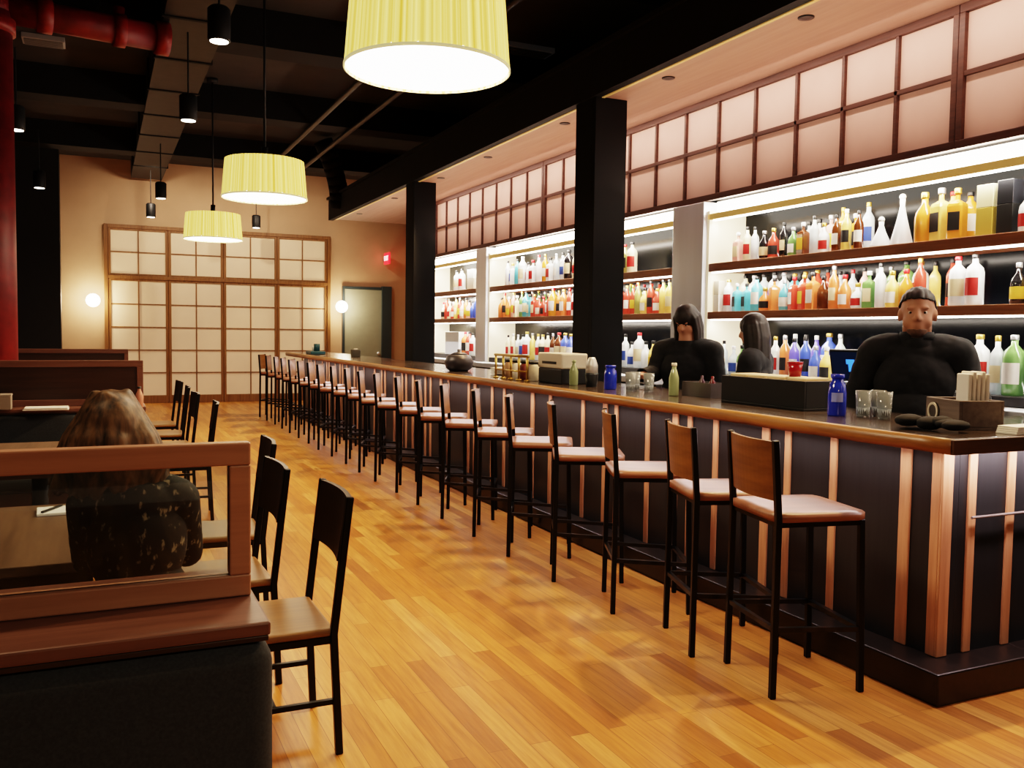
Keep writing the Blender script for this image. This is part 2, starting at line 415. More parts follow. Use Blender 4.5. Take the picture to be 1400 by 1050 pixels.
# ------------------------------------------------------------------ pendant drum lamps
def pendant():
    t = thing('pendant_lamp', 'x', 'lamp', (1.37, 3.93, 2.69), 0, 'yellow pleated drum pendants in a row')
    RB, RT, HH = .375, .345, .34
    w = lambda a: .010 * math.sin(a * 60) + .004 * math.sin(a * 23 + 1)
    b = MB(); b.lathe([(RB, 0), (RB * .985, .05), ((RB + RT) / 2, HH / 2), (RT * 1.01, HH - .03), (RT, HH)], seg=360, wave=w)
    # open ended: drop the caps
    bm = b.bm; bmesh.ops.delete(bm, geom=[f for f in bm.faces if len(f.verts) > 8], context='FACES')
    s = b.obj('lamp_shade', M_shade, t, True)
    MB().lathe([(RB * .995, -.002), (RB * 1.012, .0), (RB * 1.012, .012), (RB * .995, .014), (RB * .995, -.002)], seg=96, caps=False).obj('hem_ring', mat('shade_hem', (236, 222, 160), .7, emit=.6), t, True)
    MB().lathe([(RB * .985, .010), (RB * .985, .016)], seg=64).obj('diffuser', M_diff, t)
    MB().lathe([(RT * .985, HH - .008), (RT * .985, HH - .002)], seg=64).obj('top_cover', M_beam, t)
    MB().cyl((0, 0, HH), (0, 0, HH + .12), .03).cyl((0, 0, HH + .1), (0, 0, ZC - 2.69), .011, seg=10).obj('suspension_rod', M_black, t, True)
    MB().cyl((0, 0, ZC - 2.69 - .05), (0, 0, ZC - 2.69), .07, seg=20).obj('ceiling_canopy', M_black, t, True)
    return t
p0 = pendant()
p0['label'] = 'biggest yellow pleated drum pendant lamp, cut by the top edge of the photo'
dup(p0, (1.37, 8.37, 2.69), .7, 'middle yellow pleated drum pendant lamp, between the biggest and the farthest one')
dup(p0, (1.38, 12.53, 2.69), 1.3, 'smallest and farthest yellow pleated drum pendant lamp, in front of shoji screens')
for y in (-.5, 3.93, 8.37, 12.53):  # first one is an added light without a lamp, for the foreground floor
    area('lamp_and_added_light', (1.37, y, 2.685), .7, 44 if y > 0 else 42, WARM2, shape='DISK')

# ------------------------------------------------------------------ hanging black spotlights
def hang():
    t = thing('hanging_spotlight', 'x', 'spotlight', (0, 0, 3.56), 0, 'small black cylinder spotlights hanging from the ceiling')
    MB().lathe([(.06, .0), (.078, .0), (.082, .012), (.082, .23), (.06, .25)], seg=24).obj('can', M_black, t, True)
    MB().lathe([(.066, -.004), (.066, .004)], seg=24).obj('lens', M_spotglow, t)
    MB().cyl((0, 0, .24), (0, 0, .84), .008, seg=8).obj('stem', M_black, t)
    return t
HL = [(.82, 7.0, 'black cylinder spotlight hanging nearest, upper left of the biggest pendant'), (.80, 9.3, 'second black spotlight from the front, hanging over the aisle by duct'),
      (.88, 15.0, 'tiny far black spotlight hanging above another before the beige back wall'), (.86, 17.6, 'tiny black spotlight hanging just above the shoji screen left of the pendant'),
      (2.83, 18.3, 'tiny black spotlight above the shoji screen, right of the farthest pendant'), (-.76, 10.6, 'bright spotlight hanging just beside the red standpipe'),
      (-.78, 14.8, 'bright spotlight hanging before the black wall at far left')]
h0 = hang()
for i, (x, y, lab) in enumerate(HL):
    if i == 0: h0.location = (x, y, 3.62); h0['label'] = lab
    else: dup(h0, (x, y, 3.52), 0, lab)
    if i == 4:
        MB().cyl((0, 0, .8), (0, 0, ZC - 3.53), .008, seg=8)
    spot('spot_light', (x, y, 3.50), 55, WARM2, 75, .7)
for y in (2.6, 5.0, 7.6): spot('booth_fill', (-.76, y, 3.6), 95, WARM2, 80, .8)  # added lights without fixtures, brighten the left booths
# added spots with no fixtures, brightening the far wall and the aisle
for x in (.9, 2.3, 3.7): spot('far_wall_fill', (x, 17.0, 4.3), 95, (255, 230, 204), 130, .8, (math.radians(48), 0, 0))

# ------------------------------------------------------------------ shoji on the back wall
XS = [.15, 1.255, 2.315, 3.40, 4.46]
b = MB()
b.box((.08, YB - .10, 0), (.15, YB - .001, 3.53), .005).box((4.46, YB - .10, 0), (4.53, YB - .001, 3.53), .005)
b.box((.15, YB - .10, 3.46), (4.46, YB - .001, 3.53), .005).box((.15, YB - .10, 2.47), (4.46, YB - .001, 2.54), .005)
struct(b.obj('trim_2', M_shojiwood))
ROWN = ['leftmost', 'second from left', 'third from left', 'rightmost']
for i in range(4):
    x0, x1 = XS[i], XS[i + 1]
    for (z0, z1, rows, nm, cat, lab) in ((.0, 2.47, 5, 'shoji_door', 'sliding door', 'tall paper shoji sliding door on the far wall, %s of four'),
                                         (2.54, 3.46, 2, 'shoji_transom', 'screen', 'paper shoji transom panel above the far sliding doors, %s of four')):
        t = thing(nm, lab % ROWN[i], cat, ((x0 + x1) / 2, YB - .06, z0), 0, 'shoji doors on the back wall' if rows == 5 else 'shoji transoms on the back wall')
        w = (x1 - x0) / 2 - .003; h = z1 - z0
        kb = .16 if rows == 5 else .035
        f = MB()
        f.box((-w, -.02, 0), (-w + .05, .02, h), .004).box((w - .05, -.02, 0), (w, .02, h), .004)
        f.box((-w + .05, -.02, 0), (w - .05, .02, kb), .004).box((-w + .05, -.02, h - .04), (w - .05, .02, h), .004)
        f.obj('frame', M_shojiwood, t)
        g = MB(); g.box((-.012, -.012, kb), (.012, .012, h - .04))
        for k in range(1, rows):
            zz = kb + (h - .04 - kb) * k / rows
            g.box((-w + .05, -.011, zz - .012), (w - .05, .011, zz + .012))
        g.obj('lattice', M_shojiwood, t)
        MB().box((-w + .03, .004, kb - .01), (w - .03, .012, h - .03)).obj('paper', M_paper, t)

# sconces
for x, lab in ((-.12, 'glowing round wall lamp left of the shoji screens'), (4.76, 'glowing round wall lamp right of the shoji screens')):
    t = thing('wall_sconce', lab, 'wall lamp', (x, YB, 2.03), 0, 'round glowing wall lamps')
    MB().cyl((0, -.025, 0), (0, -.001, 0), .07, seg=24).cyl((0, -.09, 0), (0, -.02, 0), .015, seg=12).obj('backplate', M_brass, t, True)
    MB().ball((0, -.16, 0), .13, 3).obj('globe', M_glow, t, True)
    point('sconce_light', (x, YB - .36, 2.03), 40, WARM2, .12)

# far door, jamb and exit sign
t = thing('door_1', 'pale grey green door at the far end past the bar', 'door', (5.32, YB, 0)); t['kind'] = 'structure'; del t['label']; del t['category']
MB().box((-.47, -.06, 0), (.36, -.015, 2.42), .004).obj('door_leaf', M_door, t)
MB().box((.36, -.10, 0), (.58, -.001, 2.50), .004).box((-.52, -.08, 0), (-.47, -.001, 2.48), .004).box((-.47, -.08, 2.42), (.36, -.001, 2.48), .004).obj('door_frame', M_slate, t)
MB().ball((.28, -.10, 1.02), .035).cyl((.28, -.10, 1.02), (.28, -.05, 1.02), .012).obj('door_handle', M_steel, t, True)

def text_mesh(txt, size, m, name, parent, loc, rot, extrude=.004):
    cu = bpy.data.curves.new(name, 'FONT'); cu.body = txt; cu.size = size; cu.extrude = extrude; cu.align_x = 'CENTER'; cu.align_y = 'CENTER'
    o = bpy.data.objects.new(name, cu); COL.objects.link(o)
    bpy.context.view_layer.update()
    me = bpy.data.meshes.new_from_object(o.evaluated_get(bpy.context.evaluated_depsgraph_get()))
    bpy.data.objects.remove(o); bpy.data.curves.remove(cu)
    me.materials.clear(); me.materials.append(m)
    n = bpy.data.objects.new(name, me); COL.objects.link(n); n.parent = parent; n.location = loc; n.rotation_euler = rot
    return n
t = thing('exit_sign', 'small glowing red exit sign high on the far wall by the bar', 'sign', (5.74, YB - .02, 2.98))
MB().box((-.02, -.42, 0), (.02, -.06, .25), .006).obj('sign_face', M_exit, t)
MB().box((-.012, -.07, .08), (.012, .019, .14)).obj('bracket', M_black, t)
text_mesh('EXIT', .15, M_exitl, 'lettering', t, (-.024, -.24, .125), (PI / 2, 0, -PI / 2))

# ------------------------------------------------------------------ bar counter
BX, BY0, BY1 = 3.25, 2.645, 15.75      # panel face, near end, far end
PXE = 4.25                               # how far the near end runs to the right
base = thing('bar_counter', 'long dark panelled bar front with pale vertical slats on a brown plinth', 'bar', (0, 0, 0))
b = MB(); b.box((BX, BY0, .13), (3.35, BY1, 1.05), .003); b.obj('front_panel', M_panel, base)
b = MB(); b.box((3.35, BY0, .13), (PXE, BY0 + .10, 1.05), .003); b.obj('end_panel', M_panel, base)
b = MB(); b.box((3.08, 2.49, 0), (3.70, BY1 + .1, .135), .008); b.box((3.70, 2.49, 0), (PXE, 2.95, .135), .008)
b.obj('plinth', M_plinth, base)
# fine grooves between the dark boards and pale slats in an irregular rhythm
ys = [2.83, 3.26, 3.58, 3.75, 4.18, 4.43, 4.58, 4.89, 5.28, 5.43, 5.75, 6.28, 6.6, 7.17, 7.44, 7.85, 8.01, 8.57, 8.79]
pat = [.32, .17, .43, .25, .15, .31, .39, .15, .32, .53]
k = 0
while ys[-1] < 15.3: ys.append(ys[-1] + pat[k % 10]); k += 1
sl = MB().box((-.012, -.022, 0), (0, .022, .90), .003).mesh('slat', M_slat)
for i, y in enumerate(ys):
    o = bpy.data.objects.new('slat', sl); COL.objects.link(o); o.parent = base; o.location = (BX, y, .137)
    if i % 3 == 0: o.scale = (1, 1.35, 1)
b = MB(); b.box((BX - .014, BY0 - .014, .137), (BX + .05, BY0, 1.04), .003).box((BX - .014, BY0, .137), (BX, BY0 + .045, 1.04), .003).obj('corner_post', M_slat, base)
for x in (3.425, 3.675, 3.93, 4.1):
    MB().box((x - .024, BY0 - .012, .137), (x + .024, BY0, 1.04), .003).obj('slat', M_slat, base)
MB().tube([(3.40, BY0 - .03, .735), (4.22, BY0 - .03, .735)], .006, 8).obj('cable_line', mat('cable_grey', (120, 110, 106), .4), base)
# LED strip under the overhang
MB().box((3.10, 2.50, 1.042), (3.12, BY1, 1.052)).box((3.12, 2.50, 1.042), (PXE, 2.52, 1.052)).obj('led_strip', M_ledbar, base)
area('bar_led', (3.14, (BY0 + BY1) / 2, 1.035), .03, 50, (255, 240, 238), (0, math.radians(18), 0), sy=BY1 - BY0)
area('bar_led_end', (3.7, 2.54, 1.035), 1.0, 8, (255, 232, 236), (math.radians(12), 0, 0), sy=.03)
# countertop with a rougher brown front edge
ct = thing('countertop', 'long dark wood bar countertop with lighter brown front edge', 'countertop', (0, 0, 1.055))
b = MB(); b.box((2.975, 2.39, 0), (3.76, BY1 + .15, .062), .004); b.box((3.76, 2.39, 0), (PXE, 3.02, .062), .004)
b.obj('slab', M_ctop, ct)
def wavy_edge():
    b = MB(); bm = b.bm; n = 90; rows = []
    for i in range(n + 1):
        y = 2.38 + (BY1 + .15 - 2.38) * i / n
        j = .006 * math.sin(i * 1.7) + .005 * math.sin(i * .61 + 2)
        pr = [(2.98, 0.001), (2.955 + j, .002), (2.945 + j, .03), (2.955 + j * .5, .058), (2.98, .0625)]
        rows.append([bm.verts.new((x, y, z)) for x, z in pr])
    for A, B in zip(rows, rows[1:]):
        for k in range(4): bm.faces.new((A[k], A[k + 1], B[k + 1], B[k]))
    bm.faces.new(rows[0]); bm.faces.new(list(reversed(rows[-1])))
    return b
wavy_edge().obj('front_edge', M_cedge, ct, True)
MB().box((2.96, 2.365, .002), (PXE, 2.392, .061), .004).obj('end_edge', wood('counter_end_wood', (96, 72, 54), (70, 52, 40), .4, 'X'), ct)

# ------------------------------------------------------------------ bar stools
def stool():
    t = thing('bar_stool', 'x', 'bar stool', (0, 0, 0), 0, 'bar stools along the bar')
    # seat: slightly dished slab
    b = MB(); bm = b.bm; n = 8; W = .215
    top = {}; bot = {}
    for i in range(n + 1):
        for j in range(n + 1):
            x = -W + 2 * W * i / n; y = -W + 2 * W * j / n
            cx = max(0, abs(x) - .17) ; cy_ = max(0, abs(y) - .17)
            if cx and cy_:
                s_ = .045 / max(math.hypot(cx, cy_), .045); x = math.copysign(.17 + cx * s_, x); y = math.copysign(.17 + cy_ * s_, y)
            dish = -.008 * (1 - (x / W) ** 2) * (1 - (y / W) ** 2)
            edge = -.004 if i in (0, n) or j in (0, n) else 0
            top[i, j] = bm.verts.new((x, y, .775 + dish + edge)); bot[i, j] = bm.verts.new((x, y, .738))
    for i in range(n):
        for j in range(n):
            bm.faces.new((top[i, j], top[i + 1, j], top[i + 1, j + 1], top[i, j + 1]))
            bm.faces.new((bot[i, j], bot[i, j + 1], bot[i + 1, j + 1], bot[i + 1, j]))
    for i in range(n):
        bm.faces.new((top[i, 0], bot[i, 0], bot[i + 1, 0], top[i + 1, 0])); bm.faces.new((top[i, n], top[i + 1, n], bot[i + 1, n], bot[i, n]))
        bm.faces.new((top[0, i], top[0, i + 1], bot[0, i + 1], bot[0, i])); bm.faces.new((top[n, i], bot[n, i], bot[n, i + 1], top[n, i + 1]))
    b.obj('seat', M_seat, t, True)
    # backrest: gently curved board between the rear posts
    b = MB(); bm = b.bm; rows = []
    for i in range(13):
        y = -.185 + .37 * i / 12; cv = -.03 * (1 - (y / .185) ** 2)
        rows.append([bm.verts.new((x + cv, y, z)) for x, z in ((-.191, .825), (-.212, 1.072), (-.228, 1.072), (-.207, .825))])
    for A, B in zip(rows, rows[1:]):
        for k in range(4): bm.faces.new((A[k], A[(k + 1) % 4], B[(k + 1) % 4], B[k]))
    bm.faces.new(rows[0]); bm.faces.new(list(reversed(rows[-1])))
    b.obj('backrest', M_back, t)
    for s in (-1, 1):
        b = MB(); b.bar((-.205, s * .205, 0), (-.198, s * .2, .76), .026, bev=.003).bar((-.198, s * .2, .75), (-.222, s * .2, 1.078), .026, bev=.003)
        b.obj('leg', M_metal, t)
        b = MB(); b.bar((.205, s * .205, 0), (.19, s * .195, .74), .026, bev=.003); b.obj('leg', M_metal, t)
    b = MB()
    for s in (-1, 1): b.bar((-.19, s * .19, .726), (.19, s * .19, .726), .022)
    b.bar((-.19, -.19, .726), (-.19, .19, .726), .022).bar((.19, -.19, .726), (.19, .19, .726), .022); b.obj('seat_frame', M_metal, t)
    b = MB()
    for s in (-1, 1): b.bar((-.2, s * .2, .29), (.2, s * .2, .27), .02)
    b.bar((.2, -.2, .27), (.2, .2, .27), .026, .02).bar((-.2, -.2, .29), (-.2, .2, .29), .02); b.obj('footrest', M_foot, t)
    return t
s0 = stool(); s0.location = (2.76, 2.985, 0); s0.rotation_euler.z = math.radians(-12); s0['label'] = 'nearest black metal bar stool with wood seat, at the near corner of bar'
dup(s0, (2.755, 3.49, 0), math.radians(-17.5), 'second nearest bar stool, wooden back turned toward the nearest stool')
for k in range(19):
    y = 4.17 + .648 * k
    n = k + 2
    lab = 'bar stool with black metal legs and wood seat, %s from the near end of bar' % ORD[n] if k < 18 else 'farthest bar stool, at the far end of bar before the shoji screens'
    dup(s0, (2.765 + random.uniform(-.012, .012), y + random.uniform(-.02, .02), 0), math.radians((-25 if k < 7 else -21) + random.uniform(-3, 3)), lab)

# ------------------------------------------------------------------ back bar
SHZ = [(1.12, 1.18), (1.645, 1.707), (2.045, 2.115)]
BAYS = [(1.98, 6.25, 'nearest'), (6.70, 10.95, 'middle'), (11.3, 13.45, 'farthest')]
for bi, (ya, yb, bn) in enumerate(BAYS):
    t = thing('back_bar_bay', '%s back bar bay with three lit bottle shelves' % bn, 'shelf unit', (4.70, ya, 0), 0, 'lit shelving bays behind the bar')
    L_ = yb - ya
    MB().box((.385, .001, .0), (.41, L_ - .001, 2.64)).obj('back_panel', M_bbback, t)
    for yy in (0.0, L_ - .03): MB().box((0, yy, 1.12), (.385, yy + .03, 2.56)).obj('side_panel', M_bblit, t)
    cb = MB().box((-.18, 0, .08), (.385, L_, 1.06), .005).box((-.06, 0, 0), (.385, L_, .08)).obj('base_cabinet', M_cab, t)
    nd = 7
    for k in range(nd):
        y0 = L_ * k / nd
        dr = MB().box((-.202, y0 + .012, .12), (-.181, y0 + L_ / nd - .012, 1.02), .004).obj('door', mat('cabinet_door', (38, 35, 34), .4), t)
        MB().cyl((-.208, y0 + .06, .5), (-.208, y0 + .06, .68), .007, seg=8).obj('handle', M_steel, dr)
    MB().box((-.21, 0, 1.06), (.385, L_, 1.118), .006).obj('work_top', M_steel, t)
    for si, (z0, z1) in enumerate(SHZ):
        sh = MB().box((0.0, .032, z0), (.384, L_ - .032, z1), .004).obj('shelf', M_bbwood if si else M_cab, t)
        if si: MB().box((.02, .05, z0 - .012), (.05, L_ - .05, z0 - .001)).obj('led_strip', M_led, t)
        MB().box((.33, .05, z1 + .001), (.36, L_ - .05, z1 + .012)).obj('led_strip', M_led, t)
    # cove light and gilt rail over the bay
    MB().box((.0, 0, 2.485), (.04, L_, 2.535), .004).obj('gilt_rail', M_gold, t)
    MB().box((.10, .0, 2.50), (.12, L_, 2.645)).obj('cove_light', M_cove, t)
    MB().box((.02, .05, 2.475), (.05, L_ - .05, 2.484)).obj('led_strip', M_led, t)
    yc = (ya + yb) / 2
    for (z0, p) in ((2.46, 34), (2.03, 34), (1.63, 34)):
        area('shelf_light', (4.735, yc, z0), .03, p, NEUT, (0, math.radians(-22), 0), sy=L_ - .15)
    area('cove_wash', (4.78, yc, 2.57), .10, 26, NEUT, (0, math.radians(90), 0), sy=L_ - .15)
for y0, y1, lab in ((6.25, 6.70, 'brushed steel pillar between the nearest and middle bottle bays'), (10.95, 11.3, 'brushed steel pillar between the middle and farthest bottle bays')):
    b = MB(); b.box((4.66, y0 + .002, 0), (5.1, y1 - .002, 2.64), .006)
    t = tag(b.obj('steel_pillar', M_steel), lab, 'pillar', 'steel pillars of the back bar')

# shoji fascia over the back bar
FR = MB()
for gi, (g0, lab) in enumerate(((-1.68, 'pink lit shoji fascia above the nearest bottle bay, running out of frame'), (3.83, 'pink lit shoji fascia above the bar, behind the near black column'), (9.35, 'pink lit shoji fascia above the farther bottle bays, behind the far column'))):
    t = thing('shoji_fascia', lab, 'screen', (4.70, g0, 2.645), 0, 'lit shoji panels above the back bar')
    n = 8 if gi == 2 else 12; st = 5.508 / 12; W_ = n * st - .002; f = MB()
    f.box((-.02, 0, 0), (.03, W_, .05), .003).box((-.02, 0, .80), (.03, W_, .853), .003)
    f.box((-.015, .04, .425), (.02, W_ - .04, .455), .002)
    f.box((-.02, 0, .05), (.03, .04, .80), .003).box((-.02, W_ - .04, .05), (.03, W_, .80), .003)
    for k in range(1, n): f.box((-.015, k * st - .013, .05), (.02, k * st + .013, .80), .002)
    f.obj('frame', M_darkframe, t)
    for k in range(n):
        for (z0, z1) in ((.05, .425), (.455, .80)):
            MB().box((.010, k * st + .013, z0), (.016, (k + 1) * st - .013, z1)).obj('paper_panel', M_paper_pink, t)
# fascia backing
struct(MB().box((4.76, YN, 2.66), (5.2, 13.5, 3.5)).obj('wall_fascia', M_dkwall))
area('fascia_wash', (4.42, 4.9, 3.47), .04, 70, (255, 222, 208), (0, math.radians(-28), 0), sy=16)
# soffit downlights
for i, y in enumerate((2.6, 4.41, 5.9, 7.6, 9.45, 11.0, 13.0, 15.0)):
    t = thing('soffit_downlight', 'small dark recessed downlight in the soffit, %s from the near end' % ORD[i], 'downlight', (4.03, y, 3.5), 0, 'recessed downlights in the soffit')
    MB().lathe([(.028, -.004), (.05, -.006), (.052, .0)], seg=20).obj('trim_ring', M_metal, t, True)
    MB().lathe([(.027, -.003), (.027, .002)], seg=16).obj('lens', mat('dim_lens', (120, 96, 70), .3, emit=.3), t)
    spot('soffit_spot', (4.03, y, 3.485), 380, WARM, 74, .45, (0, math.radians(37), 0), .03)
# added unseen area lamp, standing in for cove light bounced onto the soffit
area('soffit_fill', (4.2, 6.5, 2.72), .25, 44, (255, 224, 206), (math.radians(180), 0, 0), sy=18)

# ------------------------------------------------------------------ bottles
PAL = {'amber': (212, 140, 60), 'gold': (236, 200, 112), 'red': (196, 74, 60), 'orange': (226, 128, 76), 'pink': (238, 178, 164), 'white': (240, 240, 236), 'clear': (206, 214, 214),
       'green': (104, 142, 84), 'olive': (160, 156, 92), 'teal': (84, 160, 170), 'turquoise': (104, 194, 206), 'blue': (70, 92, 186), 'violet': (106, 96, 196), 'brown': (96, 52, 28), 'dark': (36, 34, 36), 'cream': (238, 224, 186)}
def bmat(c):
    return mat('bottle_' + c, PAL[c], .12, spec=.6, coat=.4, emit=.22 if c not in ('dark', 'brown') else .04, noise=.12, nscale=14)  # low emission stands in for shelf light glowing through the glass
CAPM = {c: mat('cap_' + c, v, .4, m_) for c, v, m_ in (('black', (24, 24, 26), 0), ('red', (190, 30, 36), 0), ('silver', (200, 200, 204), .8), ('gold', (206, 170, 90), .8), ('white', (235, 235, 232), 0), ('green', (40, 110, 60), 0), ('blue', (40, 70, 170), 0))}
LABM = {c: mat('label_' + c, v, .6) for c, v in (('white', (238, 234, 224)), ('cream', (226, 208, 168)), ('black', (30, 28, 28)), ('red', (178, 40, 36)), ('yellow', (222, 186, 70)), ('blue', (52, 78, 150)))}
SHAPES = {
    'slim': dict(prof=[(.0, 0), (.034, 0), (.037, .006), (.037, .19), (.034, .21), (.014, .245), (.013, .285)], cap=(.0145, .275, .305), lab=(.0375, .06, .15)),
    'round': dict(prof=[(.0, 0), (.042, 0), (.046, .008), (.047, .12), (.042, .15), (.016, .19), (.015, .225)], cap=(.018, .22, .25), lab=(.0478, .03, .105)),
    'square': dict(prof=[(.0, 0), (.038, 0), (.041, .006), (.041, .17), (.037, .185), (.016, .205), (.015, .24)], cap=(.0175, .235, .265), lab=(.0418, .045, .14)),
    'squat': dict(prof=[(.0, 0), (.046, 0), (.05, .01), (.05, .075), (.045, .10), (.017, .13), (.016, .16)], cap=(.019, .155, .185), lab=(.0508, .02, .075)),
    'large': dict(prof=[(.0, 0), (.05, 0), (.054, .008), (.054, .20), (.047, .23), (.018, .262), (.017, .295)], cap=(.02, .288, .315), lab=(.0548, .06, .17)),
}
PROTO = {}
for s, dct in SHAPES.items():
    seg = 4 if s == 'square' else 18
    b = MB()
    if s == 'square':
        pr = dct['prof']; b.lathe([(r * (1.36 if z < .19 else 1.0), z) for r, z in pr[1:]], seg=4, a0=PI / 4, a1=PI / 4 + 2 * PI)
        bm = b.bm; es = [e for e in bm.edges if abs(e.verts[0].co.z - e.verts[1].co.z) > .01]
        bmesh.ops.bevel(bm, geom=es, offset=.009, segments=2, profile=.5, affect='EDGES')
        body = b.mesh('bottle', None, False)
    else:
        b.lathe(dct['prof'][1:], seg=seg); body = b.mesh('bottle', None, True)
    r, z0, z1 = dct['cap']; capm = MB().lathe([(r, z0), (r * 1.05, z0 + .004), (r * 1.05, z1 - .004), (r * .9, z1)], seg=12).mesh('cap', None, True)
    r, z0, z1 = dct['lab']
    if s == 'square': labm = MB().box((-r - .0012, -.03, z0), (-r + .004, .03, z1)).mesh('paper_label', None)
    else: labm = MB().lathe([(r, z0), (r, z1)], seg=16, a0=PI - 1.25, a1=PI + 1.25).mesh('paper_label', None, True)
    for me in (body, capm, labm): me.materials.append(M_white)
    PROTO[s] = (body, capm, labm)
def setmat(o, m):
    o.material_slots[0].link = 'OBJECT'; o.material_slots[0].material = m
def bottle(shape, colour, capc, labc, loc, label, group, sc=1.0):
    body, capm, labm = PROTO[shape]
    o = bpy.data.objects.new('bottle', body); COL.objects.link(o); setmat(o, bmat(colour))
    o.location = loc; o.scale = (sc, sc, sc); o.rotation_euler.z = random.uniform(-.35, .35) + (0 if shape != 'square' else random.uniform(-.1, .1))
    tag(o, label, 'bottle', group)
    c = bpy.data.objects.new('cap', capm); COL.objects.link(c); setmat(c, CAPM[capc]); c.parent = o
    if labc:
        l = bpy.data.objects.new('paper_label', labm); COL.objects.link(l); setmat(l, LABM[labc]); l.parent = o
    return o
CAPS = ['black', 'black', 'red', 'silver', 'gold', 'white', 'black', 'gold']
def pick_label(c):
    return random.choice({'white': ['blue', 'red', None, 'cream'], 'clear': ['white', 'blue', 'cream', None], 'dark': ['white', 'cream', 'yellow'], 'cream': ['red', 'black']}.get(c, ['white', 'white', 'cream', 'black', 'yellow', None]))
SN = ['bottom', 'middle', 'top']
def run(bay, shelf, y_hi, y_lo, cols, shapes, step=.105, row='front', scale=1.0, jitter=.012, start=0):
    """a row of bottles from the left (far, high y) to the right (near, low y)"""
    z = SHZ[shelf][1] + .002
    x = {'front': 4.80, 'back': 4.935}[row]
    n = int((y_hi - y_lo) / step) + 1
    for i in range(n):
        c = cols[int(i * len(cols) / n)] if isinstance(cols, list) else cols
        if isinstance(c, tuple): c = random.choice(c)
        s = random.choice(shapes); cp = random.choice(CAPS); lb = pick_label(c)
        key = (bay, shelf, row); CNT[key] = CNT.get(key, 0) + 1
        lab = '%s %s bottle, %s from left in the %s row, %s shelf of %s bay' % (c, s, ORD[CNT[key] - 1], row, SN[shelf], BAYS[bay][2])
        bottle(s, c, cp, lb, (x + random.uniform(-jitter, jitter) * .6, y_hi - i * step + random.uniform(-jitter, jitter) * .5, z), lab,
               'bottles on the %s shelf of the %s bay' % (SN[shelf], BAYS[bay][2]), scale * random.uniform(.93, 1.04))
CNT = {}
# nearest bay, top shelf
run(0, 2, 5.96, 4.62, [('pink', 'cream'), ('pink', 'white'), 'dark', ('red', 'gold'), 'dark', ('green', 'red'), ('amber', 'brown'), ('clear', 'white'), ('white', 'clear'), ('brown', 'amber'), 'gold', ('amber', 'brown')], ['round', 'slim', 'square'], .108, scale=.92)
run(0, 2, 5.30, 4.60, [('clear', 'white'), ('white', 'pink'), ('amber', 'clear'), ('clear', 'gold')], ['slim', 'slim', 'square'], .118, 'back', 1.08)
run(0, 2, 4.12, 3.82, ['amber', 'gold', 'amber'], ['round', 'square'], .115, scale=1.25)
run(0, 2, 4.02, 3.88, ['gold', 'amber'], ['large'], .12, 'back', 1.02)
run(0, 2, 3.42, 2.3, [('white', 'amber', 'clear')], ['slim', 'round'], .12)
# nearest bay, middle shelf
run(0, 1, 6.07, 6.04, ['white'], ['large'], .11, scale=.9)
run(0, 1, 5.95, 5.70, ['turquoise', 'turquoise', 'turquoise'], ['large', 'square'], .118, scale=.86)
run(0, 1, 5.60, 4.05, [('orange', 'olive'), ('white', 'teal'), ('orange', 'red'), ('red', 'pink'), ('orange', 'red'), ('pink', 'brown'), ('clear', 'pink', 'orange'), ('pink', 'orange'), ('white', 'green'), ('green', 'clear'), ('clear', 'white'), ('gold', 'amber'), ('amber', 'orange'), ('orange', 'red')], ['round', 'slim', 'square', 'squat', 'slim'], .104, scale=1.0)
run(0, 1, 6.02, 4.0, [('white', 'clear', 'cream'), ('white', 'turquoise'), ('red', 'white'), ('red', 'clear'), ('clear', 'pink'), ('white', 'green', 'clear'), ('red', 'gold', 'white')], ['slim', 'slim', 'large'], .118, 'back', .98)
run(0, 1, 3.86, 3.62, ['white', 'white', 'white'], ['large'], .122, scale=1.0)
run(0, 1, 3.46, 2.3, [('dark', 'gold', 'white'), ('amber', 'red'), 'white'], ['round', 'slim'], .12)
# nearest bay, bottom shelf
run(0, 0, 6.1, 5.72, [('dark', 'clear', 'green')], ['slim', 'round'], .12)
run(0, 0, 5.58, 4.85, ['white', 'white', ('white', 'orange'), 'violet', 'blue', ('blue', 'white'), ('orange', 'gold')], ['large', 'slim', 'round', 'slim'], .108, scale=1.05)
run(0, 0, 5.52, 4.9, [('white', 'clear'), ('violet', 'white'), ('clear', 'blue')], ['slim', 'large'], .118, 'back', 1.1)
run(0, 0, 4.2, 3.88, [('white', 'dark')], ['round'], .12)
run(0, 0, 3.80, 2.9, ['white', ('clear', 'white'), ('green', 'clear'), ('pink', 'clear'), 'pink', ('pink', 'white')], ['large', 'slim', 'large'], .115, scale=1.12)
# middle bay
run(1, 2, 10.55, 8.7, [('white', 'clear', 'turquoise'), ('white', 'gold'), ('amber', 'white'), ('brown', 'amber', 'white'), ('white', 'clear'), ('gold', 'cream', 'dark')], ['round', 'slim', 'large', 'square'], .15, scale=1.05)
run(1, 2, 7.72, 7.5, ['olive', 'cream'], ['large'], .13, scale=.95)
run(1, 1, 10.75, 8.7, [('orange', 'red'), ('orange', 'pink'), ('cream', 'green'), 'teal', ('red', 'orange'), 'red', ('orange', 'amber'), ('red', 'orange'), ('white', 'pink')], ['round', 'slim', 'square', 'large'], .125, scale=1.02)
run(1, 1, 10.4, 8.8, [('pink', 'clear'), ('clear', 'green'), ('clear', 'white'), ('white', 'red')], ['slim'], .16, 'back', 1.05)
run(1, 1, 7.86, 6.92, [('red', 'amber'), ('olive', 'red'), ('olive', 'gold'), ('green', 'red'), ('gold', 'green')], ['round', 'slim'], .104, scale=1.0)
run(1, 1, 7.8, 6.95, [('red', 'green', 'olive'), ('red', 'green')], ['slim', 'large'], .125, 'back', 1.02)
